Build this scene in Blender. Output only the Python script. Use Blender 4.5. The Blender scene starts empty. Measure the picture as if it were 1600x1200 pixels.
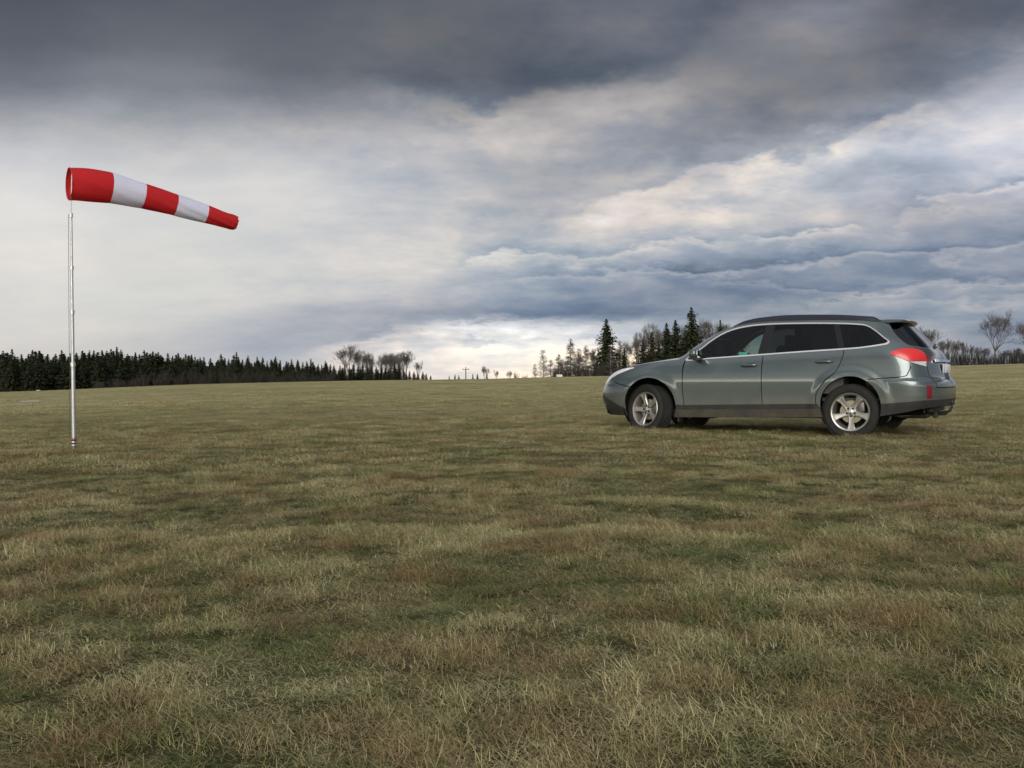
import bpy, bmesh, math
import numpy as np
from mathutils import Matrix, Vector
from mathutils.geometry import delaunay_2d_cdt
SC = bpy.context.scene
COL = SC.collection
R = math.radians
rng = np.random.default_rng(7)
# ------------------------------------------------------------------ camera
EYE = np.array([0.0, 0.0, 0.85])
FPX, ROLL, HOR = 1555.0, R(0.5), 588.0          # focal length and true horizon of the 1600x1200 photograph
PITCH = -math.atan((600 - HOR) / FPX)
cp, sp_, cr, sr = math.cos(PITCH), math.sin(PITCH), math.cos(ROLL), math.sin(ROLL)
e1, e2, fw = np.array([1, 0, 0.]), np.array([0, -sp_, cp]), np.array([0, cp, sp_])
cam = bpy.data.cameras.new('camera')
cam.sensor_width = 36; cam.lens = FPX / 1600 * 36; cam.clip_end = 8000; cam.clip_start = 0.05
cam_o = bpy.data.objects.new('camera', cam); COL.objects.link(cam_o)
rx, ux = cr * e1 - sr * e2, sr * e1 + cr * e2
cam_o.matrix_world = Matrix(((rx[0], ux[0], -fw[0], EYE[0]), (rx[1], ux[1], -fw[1], EYE[1]), (rx[2], ux[2], -fw[2], EYE[2]), (0, 0, 0, 1)))
SC.camera = cam_o
SC.view_settings.view_transform = 'Standard'; SC.view_settings.look = 'None'
SC.view_settings.exposure = 0.0; SC.view_settings.gamma = 1.0
SC.cycles.max_bounces = 5; SC.cycles.diffuse_bounces = 2; SC.cycles.glossy_bounces = 3; SC.cycles.transmission_bounces = 3; SC.cycles.transparent_max_bounces = 12
SC.cycles.caustics_reflective = False; SC.cycles.caustics_refractive = False
SC.cycles.use_denoising = True

# ------------------------------------------------------------------ node helpers
def s2l(c):
    c = np.array(c, float) / 255
    return tuple(np.where(c <= .04045, c / 12.92, ((c + .055) / 1.055) ** 2.4))
class NT:
    def __init__(s, nt): s.nt = nt; nt.nodes.clear()
    def n(s, typ, **kw):
        n = s.nt.nodes.new(typ)
        for k, v in kw.items():
            if k.startswith('i_'):
                key = k[2:].replace('_', ' ')
                n.inputs[int(key) if key.isdigit() else key].default_value = v
            else: setattr(n, k, v)
        return n
    def l(s, a, b): s.nt.links.new(a, b)
    def setin(s, sock, v):
        if hasattr(v, 'links') or isinstance(v, bpy.types.NodeSocket): s.l(v, sock)
        else: sock.default_value = v
    def math(s, op, a, b=0.0, c=0.0, clamp=False):
        n = s.n('ShaderNodeMath', operation=op); n.use_clamp = clamp
        s.setin(n.inputs[0], a); s.setin(n.inputs[1], b); s.setin(n.inputs[2], c); return n.outputs[0]
    def mapr(s, v, a, b, c=0., d=1., smooth=False):
        n = s.n('ShaderNodeMapRange'); n.interpolation_type = 'SMOOTHSTEP' if smooth else 'LINEAR'
        s.setin(n.inputs[0], v)
        for i, q in enumerate((a, b, c, d)): s.setin(n.inputs[i + 1], q)
        return n.outputs[0]
    def mix(s, f, a, b, typ='MIX'):
        n = s.n('ShaderNodeMix', data_type='RGBA', blend_type=typ)
        s.setin(n.inputs[0], f)
        for sock, v in ((n.inputs[6], a), (n.inputs[7], b)):
            if isinstance(v, tuple): sock.default_value = (*v[:3], 1)
            else: s.l(v, sock)
        return n.outputs[2]
    def noise(s, vec, scale, detail=4, rough=.5, dist=0., col=False, dim='3D'):
        n = s.n('ShaderNodeTexNoise'); n.noise_dimensions = dim; s.l(vec, n.inputs['Vector'])
        n.inputs['Scale'].default_value = scale; n.inputs['Detail'].default_value = detail
        n.inputs['Roughness'].default_value = rough; n.inputs['Distortion'].default_value = dist
        return n.outputs['Color' if col else 'Fac']
    def comb(s, x, y, z):
        n = s.n('ShaderNodeCombineXYZ')
        for i, v in enumerate((x, y, z)): s.setin(n.inputs[i], v)
        return n.outputs[0]

# ------------------------------------------------------------------ sky: heavy broken cloud over a daylight sky
SUN_AZ, SUN_EL = R(-175), R(21)
W = bpy.data.worlds.new('World'); SC.world = W; W.use_nodes = True
T = NT(W.node_tree)
tc = T.n('ShaderNodeTexCoord'); sep = T.n('ShaderNodeSeparateXYZ'); T.l(tc.outputs['Generated'], sep.inputs[0])
X, Y, Z = sep.outputs
az = T.math('MULTIPLY', T.math('ARCTAN2', X, Y), 180 / math.pi)
el = T.math('MULTIPLY', T.math('ARCSINE', Z), 180 / math.pi)
zc = T.math('ADD', T.math('MAXIMUM', Z, 0.0), 0.26)
C = T.comb(T.math('DIVIDE', X, zc), T.math('DIVIDE', Y, zc), 0.0)          # a flat cloud deck seen in perspective
nb = T.noise(C, 1.6, 3, .55, 0, col=True, dim='2D'); sb = T.n('ShaderNodeSeparateColor'); T.l(nb, sb.inputs[0])
nf = T.noise(C, 5.5, 4, .62, 0, col=True, dim='2D'); sf = T.n('ShaderNodeSeparateColor'); T.l(nf, sf.inputs[0])
elw = T.mapr(el, 0, 12, 0.15, 1.0)
def wob(sock, amp): return T.math('MULTIPLY', T.math('SUBTRACT', sock, .5), amp)
azw = T.math('ADD', az, T.math('ADD', wob(sb.outputs[0], 5.0), wob(sf.outputs[0], 2.6)))
elo = T.math('ADD', wob(sb.outputs[1], 2.6), wob(sf.outputs[1], 1.7))
elv = T.math('ADD', el, T.math('MULTIPLY', elo, elw))
u = T.math('ADD', T.math('DIVIDE', azw, 360.0), 0.5)
XS = [0, 160, 320, 480, 640, 800, 960, 1120, 1280, 1440, 1600]
ROWS = [  # photo row, colours across the view (left to right), then beyond left, behind left, behind, behind right
 (586, [(196,192,187),(190,187,184),(186,185,184),(190,187,184),(222,210,200),(228,214,200),(226,208,182),(200,188,172),(172,170,170),(158,160,168),(150,154,164)], (200,196,190),(255,236,196),(255,228,180),(170,168,165)),
 (566, [(198,195,190),(192,190,187),(176,178,182),(178,180,184),(222,214,206),(238,226,212),(240,226,200),(214,204,190),(168,170,176),(156,159,168),(150,154,165)], (200,196,190),(240,224,190),(236,214,172),(165,165,165)),
 (545, [(202,199,195),(196,194,191),(174,176,182),(166,169,177),(204,200,198),(236,230,220),(234,226,214),(186,186,190),(160,164,172),(156,160,169),(152,156,166)], (198,195,190),(200,192,172),(196,186,160),(160,160,165)),
 (518, [(205,203,199),(201,199,196),(180,182,186),(160,164,172),(158,162,170),(200,200,204),(188,190,196),(160,164,173),(156,160,169),(162,165,172),(158,162,171)], (196,193,188),(170,166,158),(165,160,150),(150,152,158)),
 (492, [(206,204,200),(204,203,199),(194,194,194),(172,174,180),(150,155,166),(136,143,158),(130,137,152),(142,147,158),(152,156,164),(160,163,171),(158,161,170)], (195,193,190),(150,150,150),(148,146,142),(140,143,150)),
 (458, [(209,207,203),(207,206,201),(203,202,199),(194,194,194),(184,184,188),(160,165,175),(138,145,160),(128,136,152),(134,140,155),(150,154,165),(146,150,162)], (195,194,190),(140,141,143),(138,138,138),(132,136,144)),
 (425, [(212,209,205),(208,206,202),(205,204,200),(201,200,197),(196,195,193),(186,186,188),(164,167,175),(146,151,164),(150,155,166),(142,148,162),(152,155,166)], (190,189,187),(132,134,138),(130,132,135),(126,130,140)),
 (395, [(213,211,206),(208,206,202),(206,205,201),(203,201,199),(198,197,196),(190,189,189),(184,184,187),(176,177,183),(162,165,174),(146,151,164),(150,153,164)], (185,185,184),(128,130,134),(124,127,132),(122,126,136)),
 (355, [(215,213,210),(209,208,205),(206,205,202),(205,203,201),(198,196,195),(186,185,186),(178,178,182),(192,190,190),(180,180,184),(158,161,170),(166,168,178)], (176,177,178),(120,123,128),(118,121,127),(116,120,130)),
 (305, [(204,203,203),(200,200,200),(204,203,202),(204,203,202),(195,194,194),(172,172,175),(172,172,175),(196,194,194),(198,197,199),(184,186,194),(198,199,206)], (164,166,169),(116,119,125),(112,116,123),(112,116,126)),
 (262, [(180,181,185),(184,184,186),(188,188,189),(190,190,191),(184,184,187),(164,165,169),(158,159,164),(184,183,185),(208,206,206),(204,204,210),(206,207,214)], (150,153,158),(112,115,121),(106,110,118),(108,112,122)),
 (215, [(148,151,157),(162,164,168),(160,162,166),(166,167,171),(180,180,184),(172,173,178),(160,161,167),(138,140,147),(140,142,150),(170,172,180),(198,200,208)], (136,139,146),(104,108,115),(100,104,112),(102,107,117)),
 (165, [(116,121,130),(136,140,147),(134,138,144),(128,132,139),(148,151,158),(140,143,150),(164,166,173),(132,135,143),(120,124,132),(130,134,143),(168,171,181)], (116,120,128),(98,102,110),(94,99,108),(98,103,114)),
 (110, [(104,109,118),(116,121,129),(118,122,130),(112,117,125),(114,118,126),(104,109,118),(118,122,131),(132,136,145),(130,133,142),(114,118,128),(122,126,137)], (108,112,121),(94,98,107),(90,95,104),(92,98,108)),
 (50, [(96,101,111),(102,107,116),(106,111,119),(106,111,119),(108,113,122),(102,107,117),(120,124,134),(120,124,135),(148,151,162),(96,102,114),(92,97,110)], (98,103,112),(90,95,104),(86,91,100),(88,94,104)),
 (0, [(80,86,97),(88,94,104),(96,101,110),(100,105,114),(104,109,119),(104,109,119),(122,126,137),(100,105,117),(88,94,107),(78,84,98),(80,85,99)], (88,93,102),(86,91,100),(82,87,96),(84,89,99)),
 (-200, [(90,95,106)] * 11, (110,115,124),(150,154,160),(150,154,160),(120,124,132)),
 (-900, [(150,155,165)] * 11, (160,165,172),(175,178,184),(175,178,184),(160,165,172)),
]
SKYGAIN = 1.13
def ramp(cols, left, bl, b, br, glow=1.0, glow_row=False):
    n = T.n('ShaderNodeValToRGB'); T.l(u, n.inputs[0]); r = n.color_ramp; r.interpolation = 'CARDINAL'
    st = [(0.0, b), (0.5 - 150 / 360, bl), (0.5 - 110 / 360, bl), (0.5 - 60 / 360, left)]
    cols = [tuple(min(255, v_ + 14 * math.exp(-((k_ - 5) / 1.6) ** 2)) for v_ in c_) if glow_row else c_ for k_, c_ in enumerate(cols)]
    st += [(0.5 + math.degrees(math.atan((x - 800) / FPX)) / 360, c) for x, c in zip(XS, cols)]
    st += [(0.5 + 60 / 360, cols[-1]), (0.5 + 120 / 360, br), (1.0, b)]
    while len(r.elements) > 1: r.elements.remove(r.elements[0])
    r.elements[0].position = 0.0; r.elements[0].color = (*(np.array(s2l(st[0][1])) * glow), 1)
    for p, c in st[1:]:
        e = r.elements.new(p); e.color = (*(np.array(s2l(c)) * (glow if p < .5 - 100 / 360 or p == 1.0 else 1)), 1)
    return n.outputs[0]
def row_el(y): return math.degrees(math.atan((HOR - y) / FPX))
cur = None
for i, (y, cols, L_, BL, B_, BR) in enumerate(ROWS):
    BL, B_, BR = [tuple(min(255, v_ * (1.0 if y > 555 else 1.28)) for v_ in c_) for c_ in (BL, B_, BR)]; cols = [tuple(v_ * (.84 if y < 120 else .91 if y < 170 else .97 if y < 230 else 1) for v_ in c_) for c_ in cols] if y > -300 else cols; cols = [tuple(v_ * g_ for v_, g_ in zip(c_, (.90, .935, .965))) if 385 < y < 525 and k_ >= 5 else c_ for k_, c_ in enumerate(cols)]; rc = ramp(cols, L_, BL, B_, BR, 1.0, y >= 518)
    cur = rc if cur is None else T.mix(T.mapr(elv, row_el(ROWS[i - 1][0]), row_el(y), 0, 1, False), cur, rc)
# billows and streaks: finer light and dark inside the cloud deck
rough_amt = T.mapr(az, -22, 2, 0.24, 1.0, True)
Cs = T.comb(T.math('MULTIPLY', T.math('DIVIDE', X, zc), 0.7), T.math('MULTIPLY', T.math('DIVIDE', Y, zc), 1.0), 3.0)
d1 = wob(T.noise(Cs, 3.2, 5, .60, 0, dim='2D'), 0.86)
d2 = wob(T.noise(Cs, 11, 3, .6, 0, dim='2D'), 0.25)
mul = T.math('ADD', 1.0, T.math('MULTIPLY', T.math('ADD', d1, d2), rough_amt))
vo = T.n('ShaderNodeTexVoronoi'); vo.voronoi_dimensions = '2D'; vo.feature = 'SMOOTH_F1'; vo.inputs['Scale'].default_value = 4.6; vo.inputs['Smoothness'].default_value = .55
vw = T.n('ShaderNodeVectorMath', operation='MULTIPLY_ADD'); T.l(nf, vw.inputs[0]); vw.inputs[1].default_value = (.35, .35, .35); T.l(C, vw.inputs[2]); T.l(vw.outputs[0], vo.inputs['Vector'])
puff = T.math('MULTIPLY', T.math('SUBTRACT', .42, vo.outputs['Distance']), T.mapr(az, -16, 6, .0, .34, True))
mul = T.math('ADD', mul, puff)
# cloud banks: a lit upper rim below each edge, the shaded base of the next bank above it
azE = T.math('ADD', az, T.math('ADD', wob(sb.outputs[0], 2.4), wob(sf.outputs[0], 3.0)))
elE = T.math('ADD', el, T.math('MULTIPLY', T.math('ADD', wob(sb.outputs[2], 2.4), wob(sf.outputs[2], 3.6)), T.mapr(el, 0, 10, .30, 1.0)))
uE = T.math('ADD', T.math('DIVIDE', azE, 80.0), 0.5)
EDGES = [ # photo points of the edge, lit amount, fade below (deg), dark amount, fade above (deg), softness
 ([(560,128),(640,150),(700,166),(760,172),(830,162),(900,152),(960,145),(1020,140),(1060,122)], .14, 2.6, .10, 3.0, .35),
 ([(860,326),(960,306),(1050,290),(1120,272),(1200,252),(1260,262),(1300,250),(1340,232),(1400,215),(1450,195),(1530,170),(1640,138)], .20, 2.2, .13, 3.2, .22),
 ([(720,404),(800,392),(870,388),(950,393),(1050,385),(1150,378),(1250,386),(1350,372),(1450,350),(1640,330)], .17, .8, .13, 1.3, .12),
 ([(780,436),(900,425),(1000,431),(1100,428),(1200,424),(1300,415),(1400,410),(1500,419),(1640,404)], .18, .6, .12, .8, .10),
 ([(960,462),(1100,441),(1200,456),(1300,470),(1400,460),(1460,449),(1540,461),(1640,450)], .16, .5, .10, .6, .10),
 ([(1100,492),(1250,484),(1400,478),(1500,488),(1640,480)], .10, .6, .06, .5, .12),
 ([(480,552),(540,536),(600,520),(660,510),(720,503),(800,497),(860,501),(900,507),(960,500)], .26, 1.3, .10, 1.0, .12),
 ([(40,212),(160,200),(300,214),(420,190),(560,196),(680,236)], .06, 2.5, .05, 3.0, 1.0),
]
ek = 0
for pts, A_, fb, B_, fa, sft in EDGES:
    sft = sft * 1.9
    fc = T.n('ShaderNodeFloatCurve'); T.l(uE, fc.inputs['Value']); cu = fc.mapping.curves[0]
    q_ = [(math.degrees(math.atan((x - 800) / FPX)) / 80 + .5, row_el(y) / 30) for x, y in pts]
    cu.points[0].location = q_[0]; cu.points[1].location = q_[-1]
    for a_ in q_[1:-1]: cu.points.new(*a_)
    fc.mapping.update()
    dd = T.math('SUBTRACT', elE, T.math('MULTIPLY', fc.outputs[0], 30.0))
    win = T.math('MULTIPLY', T.mapr(azE, (q_[0][0] - .5) * 80 - 1, (q_[0][0] - .5) * 80 + 4, 0, 1, True), T.mapr(azE, (q_[-1][0] - .5) * 80 - 2, (q_[-1][0] - .5) * 80 + 3, 1, 0, True))
    below = T.math('MULTIPLY', T.mapr(dd, sft, -sft, 0, 1, True), T.mapr(dd, -fb, 0, 0, 1, True))
    above = T.math('MULTIPLY', T.mapr(dd, -sft, sft, 0, 1, True), T.mapr(dd, 0, fa, 1, 0, True))
    ek = (ek + 1) % 3; brk = T.mapr(T.math('ADD', T.math('MULTIPLY', sb.outputs[ek], .6), T.math('MULTIPLY', sf.outputs[(ek + 1) % 3], .4)), .38, .62, .10, 1.3)
    e_ = T.math('MULTIPLY', brk, T.math('MULTIPLY', T.math('SUBTRACT', T.math('MULTIPLY', below, A_ * 2.0), T.math('MULTIPLY', above, B_ * 2.1)), win))
    mul = T.math('ADD', mul, e_)
# one small dark cloud in the clear gap
gx = T.math('DIVIDE', T.math('SUBTRACT', azE, math.degrees(math.atan((747 - 800) / FPX))), 1.35); gy = T.math('DIVIDE', T.math('SUBTRACT', elE, row_el(536)), .33)
r2 = T.math('ADD', T.math('MULTIPLY', gx, gx), T.math('MULTIPLY', gy, gy)); mul = T.math('SUBTRACT', mul, T.math('MULTIPLY', T.mapr(r2, 1.5, .3, 0, 1, True), .26))
# the clear evening strip under the cloud behind the viewer
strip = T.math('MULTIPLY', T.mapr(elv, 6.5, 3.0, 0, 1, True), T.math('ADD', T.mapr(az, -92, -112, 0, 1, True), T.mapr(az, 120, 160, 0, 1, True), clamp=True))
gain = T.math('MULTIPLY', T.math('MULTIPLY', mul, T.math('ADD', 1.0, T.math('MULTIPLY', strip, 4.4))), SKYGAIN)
tint = T.mix(T.mapr(mul, .78, 1.22), (.90, .985, 1.09), (1.10, 1.012, .92)); cur = T.mix(1.0, cur, tint, 'MULTIPLY')
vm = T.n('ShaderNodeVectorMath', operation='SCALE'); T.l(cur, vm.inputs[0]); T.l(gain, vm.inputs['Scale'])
sky = T.n('ShaderNodeTexSky', sky_type='NISHITA', sun_disc=False, sun_elevation=SUN_EL, sun_rotation=SUN_AZ)
bg1 = T.n('ShaderNodeBackground'); T.l(sky.outputs[0], bg1.inputs[0]); bg1.inputs[1].default_value = 0.06
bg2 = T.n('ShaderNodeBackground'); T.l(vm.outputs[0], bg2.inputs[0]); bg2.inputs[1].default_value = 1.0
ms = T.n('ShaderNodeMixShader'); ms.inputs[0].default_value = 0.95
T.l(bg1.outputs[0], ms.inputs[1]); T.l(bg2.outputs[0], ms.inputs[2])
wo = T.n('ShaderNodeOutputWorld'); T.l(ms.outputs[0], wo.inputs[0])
W.cycles.sampling_method = 'MANUAL'; W.cycles.sample_map_resolution = 1024

sl = bpy.data.lights.new('sun', 'SUN'); sl.energy = 2.7; sl.angle = R(36); sl.color = (1.0, .95, .88)
so = bpy.data.objects.new('sun', sl); COL.objects.link(so)
sd = Vector((math.sin(SUN_AZ) * math.cos(SUN_EL), math.cos(SUN_AZ) * math.cos(SUN_EL), math.sin(SUN_EL)))
so.rotation_euler = sd.to_track_quat('Z', 'Y').to_euler()

# ------------------------------------------------------------------ object helpers
def tag(o, label=None, cat=None, group=None, kind=None):
    if label: o['label'] = label
    if cat: o['category'] = cat
    if group: o['group'] = group
    if kind: o['kind'] = kind
    return o
def thing(name, label, cat, loc=(0, 0, 0), rotz=0., group=None):
    o = bpy.data.objects.new(name, None); COL.objects.link(o); o.empty_display_size = .1
    o.location = loc; o.rotation_euler = (0, 0, rotz)
    return tag(o, label, cat, group)
def mesh_data(name, V, F, mats, midx=None, smooth=True, normals=None):
    me = bpy.data.meshes.new(name)
    V = np.asarray(V, float)
    me.from_pydata(V.tolist(), [], [tuple(int(i) for i in f) for f in F])
    for m in (mats if isinstance(mats, (list, tuple)) else [mats]): me.materials.append(m)
    if midx is not None: me.polygons.foreach_set('material_index', np.asarray(midx, np.int32))
    me.polygons.foreach_set('use_smooth', [bool(smooth)] * len(me.polygons))
    me.update()
    if normals is not None:
        nn = np.asarray(normals, float); me.normals_split_custom_set_from_vertices(nn.tolist())
    return me
def fast_mesh(name, V, Q, mats, midx=None, smooth=False):
    """big meshes: V (n,3), Q (m,k) faces all of the same size"""
    V = np.asarray(V, np.float32); Q = np.asarray(Q, np.int32); me = bpy.data.meshes.new(name); k = Q.shape[1]
    me.vertices.add(len(V)); me.vertices.foreach_set('co', V.ravel())
    me.loops.add(Q.size); me.loops.foreach_set('vertex_index', Q.ravel())
    me.polygons.add(len(Q)); me.polygons.foreach_set('loop_start', np.arange(len(Q), dtype=np.int32) * k)
    for m in (mats if isinstance(mats, (list, tuple)) else [mats]): me.materials.append(m)
    if midx is not None: me.polygons.foreach_set('material_index', np.asarray(midx, np.int32))
    me.polygons.foreach_set('use_smooth', np.full(len(Q), bool(smooth)))
    me.update(calc_edges=True); me.validate(); return me
def link(name, me, parent=None):
    o = bpy.data.objects.new(name, me); COL.objects.link(o)
    if parent is not None: o.parent = parent
    return o
class MB:
    """collects simple shapes into one mesh"""
    def __init__(s): s.V = []; s.F = []; s.M = []
    def add(s, V, F, m=0):
        b = len(s.V); s.V += [tuple(v) for v in V]; s.F += [tuple(i + b for i in f) for f in F]; s.M += [m] * len(F); return s
    def box(s, c, d, rot=None, m=0, bev=0.0):
        c = np.array(c, float); h = np.array(d, float) / 2
        bm = bmesh.new(); bmesh.ops.create_cube(bm, size=1.0)
        for v in bm.verts: v.co = Vector((v.co.x * d[0], v.co.y * d[1], v.co.z * d[2]))
        if bev > 0: bmesh.ops.bevel(bm, geom=bm.edges[:], offset=bev, segments=2, profile=.5, affect='EDGES')
        V = np.array([v.co[:] for v in bm.verts]); F = [[v.index for v in f.verts] for f in bm.faces]; bm.free()
        if rot is not None: V = V @ np.array(rot).T
        return s.add(V + c, F, m)
    def tube(s, pts, rad, n=10, m=0, caps=True):
        P = np.array(pts, float); r = np.broadcast_to(np.array(rad, float), (len(P),))
        t = np.gradient(P, axis=0); t /= np.linalg.norm(t, axis=1, keepdims=True)
        up = np.array([0, 0, 1.]) if abs(t[0][2]) < .9 else np.array([1., 0, 0]); V = []
        for i in range(len(P)):
            a = np.cross(t[i], up); a /= np.linalg.norm(a); b = np.cross(t[i], a); up = np.cross(a, t[i])
            for k in range(n):
                q = 2 * math.pi * k / n; V.append(P[i] + r[i] * (math.cos(q) * a + math.sin(q) * b))
        F = [(i * n + k, i * n + (k + 1) % n, (i + 1) * n + (k + 1) % n, (i + 1) * n + k) for i in range(len(P) - 1) for k in range(n)]
        if caps: F += [tuple(range(n)), tuple((len(P) - 1) * n + k for k in reversed(range(n)))]
        return s.add(V, F, m)
    def lathe(s, prof, n=48, m=0, close=False, ctr=(0, 0, 0), axis='y'):
        """profile (radius, offset along axis)"""
        V = []; K = len(prof)
        for k in range(n):
            a = 2 * math.pi * k / n
            for r, h in prof:
                p = (r * math.cos(a), h, r * math.sin(a)) if axis == 'y' else (r * math.cos(a), r * math.sin(a), h)
                V.append(np.array(p) + ctr)
        E = range(K if close else K - 1)
        F = [(k * K + i, k * K + (i + 1) % K, ((k + 1) % n) * K + (i + 1) % K, ((k + 1) % n) * K + i) for k in range(n) for i in E]
        return s.add(V, F, m)
    def build(s, name, mats, parent=None, smooth=True, angle=35, flip=False):
        F = [tuple(reversed(f)) for f in s.F] if flip else s.F
        me = mesh_data(name, s.V, F, mats, s.M, smooth)
        bm = bmesh.new(); bm.from_mesh(me); bmesh.ops.recalc_face_normals(bm, faces=bm.faces[:])
        if smooth:
            for e in bm.edges:
                if len(e.link_faces) == 2 and e.calc_face_angle(0) > R(angle): e.smooth = False
        bm.to_mesh(me); bm.free(); return link(name, me, parent)
def mat(name, base=(.5, .5, .5), rough=.5, metal=0., spec=.5, coat=0., fn=None, **kw):
    m = bpy.data.materials.new(name); m.use_nodes = True; N = NT(m.node_tree)
    b = N.n('ShaderNodeBsdfPrincipled'); o = N.n('ShaderNodeOutputMaterial'); N.l(b.outputs[0], o.inputs[0])
    b.inputs['Base Color'].default_value = (*base, 1); b.inputs['Roughness'].default_value = rough
    b.inputs['Metallic'].default_value = metal; b.inputs['Specular IOR Level'].default_value = spec
    b.inputs['Coat Weight'].default_value = coat; b.inputs['Coat Roughness'].default_value = .04
    if fn: fn(N, b)
    return m
def varied(name, c1, c2, scale, rough=.6, bump=0., bscale=None, coord='Object', **kw):
    def fn(N, b):
        t = N.n('ShaderNodeTexCoord'); v = t.outputs[coord]
        N.l(N.mix(N.mapr(N.noise(v, scale, 5, .6), .3, .7), c1, c2), b.inputs['Base Color'])
        if bump:
            bp = N.n('ShaderNodeBump'); bp.inputs['Strength'].default_value = bump; bp.inputs['Distance'].default_value = .01
            N.l(N.noise(v, bscale or scale * 3, 4), bp.inputs['Height']); N.l(bp.outputs[0], b.inputs['Normal'])
    return mat(name, c1, rough, fn=fn, **kw)
def value_noise(x, y, seed=0):
    """smooth 2-D value noise in numpy, 0..1"""
    xi = np.floor(x).astype(np.int64); yi = np.floor(y).astype(np.int64); fx = x - xi; fy = y - yi
    fx = fx * fx * (3 - 2 * fx); fy = fy * fy * (3 - 2 * fy)
    def h(a, b):
        n = (a * 374761393 + b * 668265263 + seed * 1442695041) & 0x7fffffff
        n = ((n ^ (n >> 13)) * 1274126177) & 0x7fffffff
        return ((n ^ (n >> 16)) & 0xffff) / 65535.
    return (h(xi, yi) * (1 - fx) + h(xi + 1, yi) * fx) * (1 - fy) + (h(xi, yi + 1) * (1 - fx) + h(xi + 1, yi + 1) * fx) * fy

# ------------------------------------------------------------------ ground
CX = [-2000, 0, 100, 200, 300, 400, 560, 760, 860, 940, 1200, 1480, 1600, 3200]
CY = [640, 612.5, 609, 604.5, 600.5, 598, 594.5, 592, 589, 587.5, 580, 571.5, 568, 540]
CREST = 130.0
def slope_to_crest(a):
    px = 800 + FPX * np.tan(np.clip(a, -1.0, 1.0)); y = np.interp(px, CX, CY)
    hy = HOR - (px - 800) * math.tan(ROLL)
    return (hy - y) / FPX * np.cos(np.clip(a, -1, 1))
def patch_noise(x, y):
    return .24 * value_noise(x * 1.0 + 7, y * 1.0, 21) + .36 * value_noise(x * 3.1, y * 3.1 + 3, 22) + .40 * value_noise(x * 7.3, y * 7.3, 23)
def ground(x, y):
    x = np.asarray(x, float); y = np.asarray(y, float); r = np.hypot(x, y) + 1e-9; a = np.arctan2(x, y)
    e = slope_to_crest(a) * np.cos(np.clip(np.abs(a) - 1.0, 0, 3) * .5)
    h = EYE[2] - .045
    g = (np.clip(r - 14, 0, CREST - 14) / (CREST - 14)) ** 1.15
    z = .045 + g * (e * CREST + h)
    z = z - np.clip(r - CREST, 0, None) * .012 + np.clip(r - CREST, 0, None) * np.minimum(e, 0) * .6
    z = z + .034 * np.clip(1.6 - np.hypot(x - 3.5, y - 13.7) / 3.2, 0, 1)     # soft turf the car has sunk into
    near = np.clip((60 - r) / 50, 0, 1)
    z = z + np.clip((24 - r) / 12, 0, 1) * np.clip((patch_noise(x, y) - .42) / .25, 0, 1) * .018
    z = z + near * ((value_noise(x * 1.3, y * 1.3, 5) - .5) * .035 + (value_noise(x * 4.1, y * 4.1, 9) - .5) * .022)
    return z
rad = [0.0, .002]
while rad[-1] < 4000: rad.append(max(rad[-1] + .03, rad[-1] * (1.010 if rad[-1] < 20 else 1.03)))
rad = np.array(rad); naz = 720; aa = np.linspace(0, 2 * math.pi, naz, endpoint=False)
RR, AA = np.meshgrid(rad[1:], aa, indexing='ij'); GX, GY = RR * np.sin(AA), RR * np.cos(AA); GZ = ground(GX, GY) - .012 * np.clip(2 - RR / 20, 0, 1)
V = np.concatenate([[[0, 0, float(ground(0, 1e-6))]], np.stack([GX, GY, GZ], -1).reshape(-1, 3)])
nr = len(rad) - 1
i, j = np.meshgrid(np.arange(nr - 1), np.arange(naz), indexing='ij'); jn = (j + 1) % naz
Q = np.stack([1 + i * naz + j, 1 + i * naz + jn, 1 + (i + 1) * naz + jn, 1 + (i + 1) * naz + j], -1).reshape(-1, 4)[:, ::-1]
def turf_color(N, v, world=True):
    """dead straw, brown thatch and winter green in patches; v is a world position"""
    n1 = N.noise(v, .55, 4, .6, .3); n2 = N.noise(v, 2.3, 5, .62, .2); n3 = N.noise(v, .07, 3, .5)
    g = N.math('ADD', N.math('ADD', N.math('MULTIPLY', n1, .28), N.math('MULTIPLY', n2, .38)), N.math('MULTIPLY', N.noise(v, 8.5, 4, .68), .34))
    return g, n1, n2, n3
def fn_ground(N, b):
    t = N.n('ShaderNodeNewGeometry'); v = t.outputs['Position']
    g, n1, n2, n3 = turf_color(N, v)
    c = N.mix(N.mapr(g, .38, .62), (.034, .044, .014), (.13, .108, .052))
    c = N.mix(N.mapr(N.noise(v, 9, 5, .6), .45, .75, 0, .7), c, (.055, .04, .02))
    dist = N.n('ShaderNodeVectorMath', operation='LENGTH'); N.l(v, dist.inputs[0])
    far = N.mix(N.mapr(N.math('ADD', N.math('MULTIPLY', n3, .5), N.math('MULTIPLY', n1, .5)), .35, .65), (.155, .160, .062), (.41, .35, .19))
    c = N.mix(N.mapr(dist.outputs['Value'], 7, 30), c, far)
    N.l(c, b.inputs['Base Color'])
    bp = N.n('ShaderNodeBump'); bp.inputs['Strength'].default_value = .9; bp.inputs['Distance'].default_value = .04
    N.l(N.noise(v, 25, 6, .7), bp.inputs['Height']); N.l(bp.outputs[0], b.inputs['Normal'])
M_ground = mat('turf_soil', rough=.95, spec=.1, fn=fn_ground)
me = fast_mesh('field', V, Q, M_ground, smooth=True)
tag(link('field', me), 'wide grassy airfield rising gently to the treeline', kind='structure')

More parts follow.
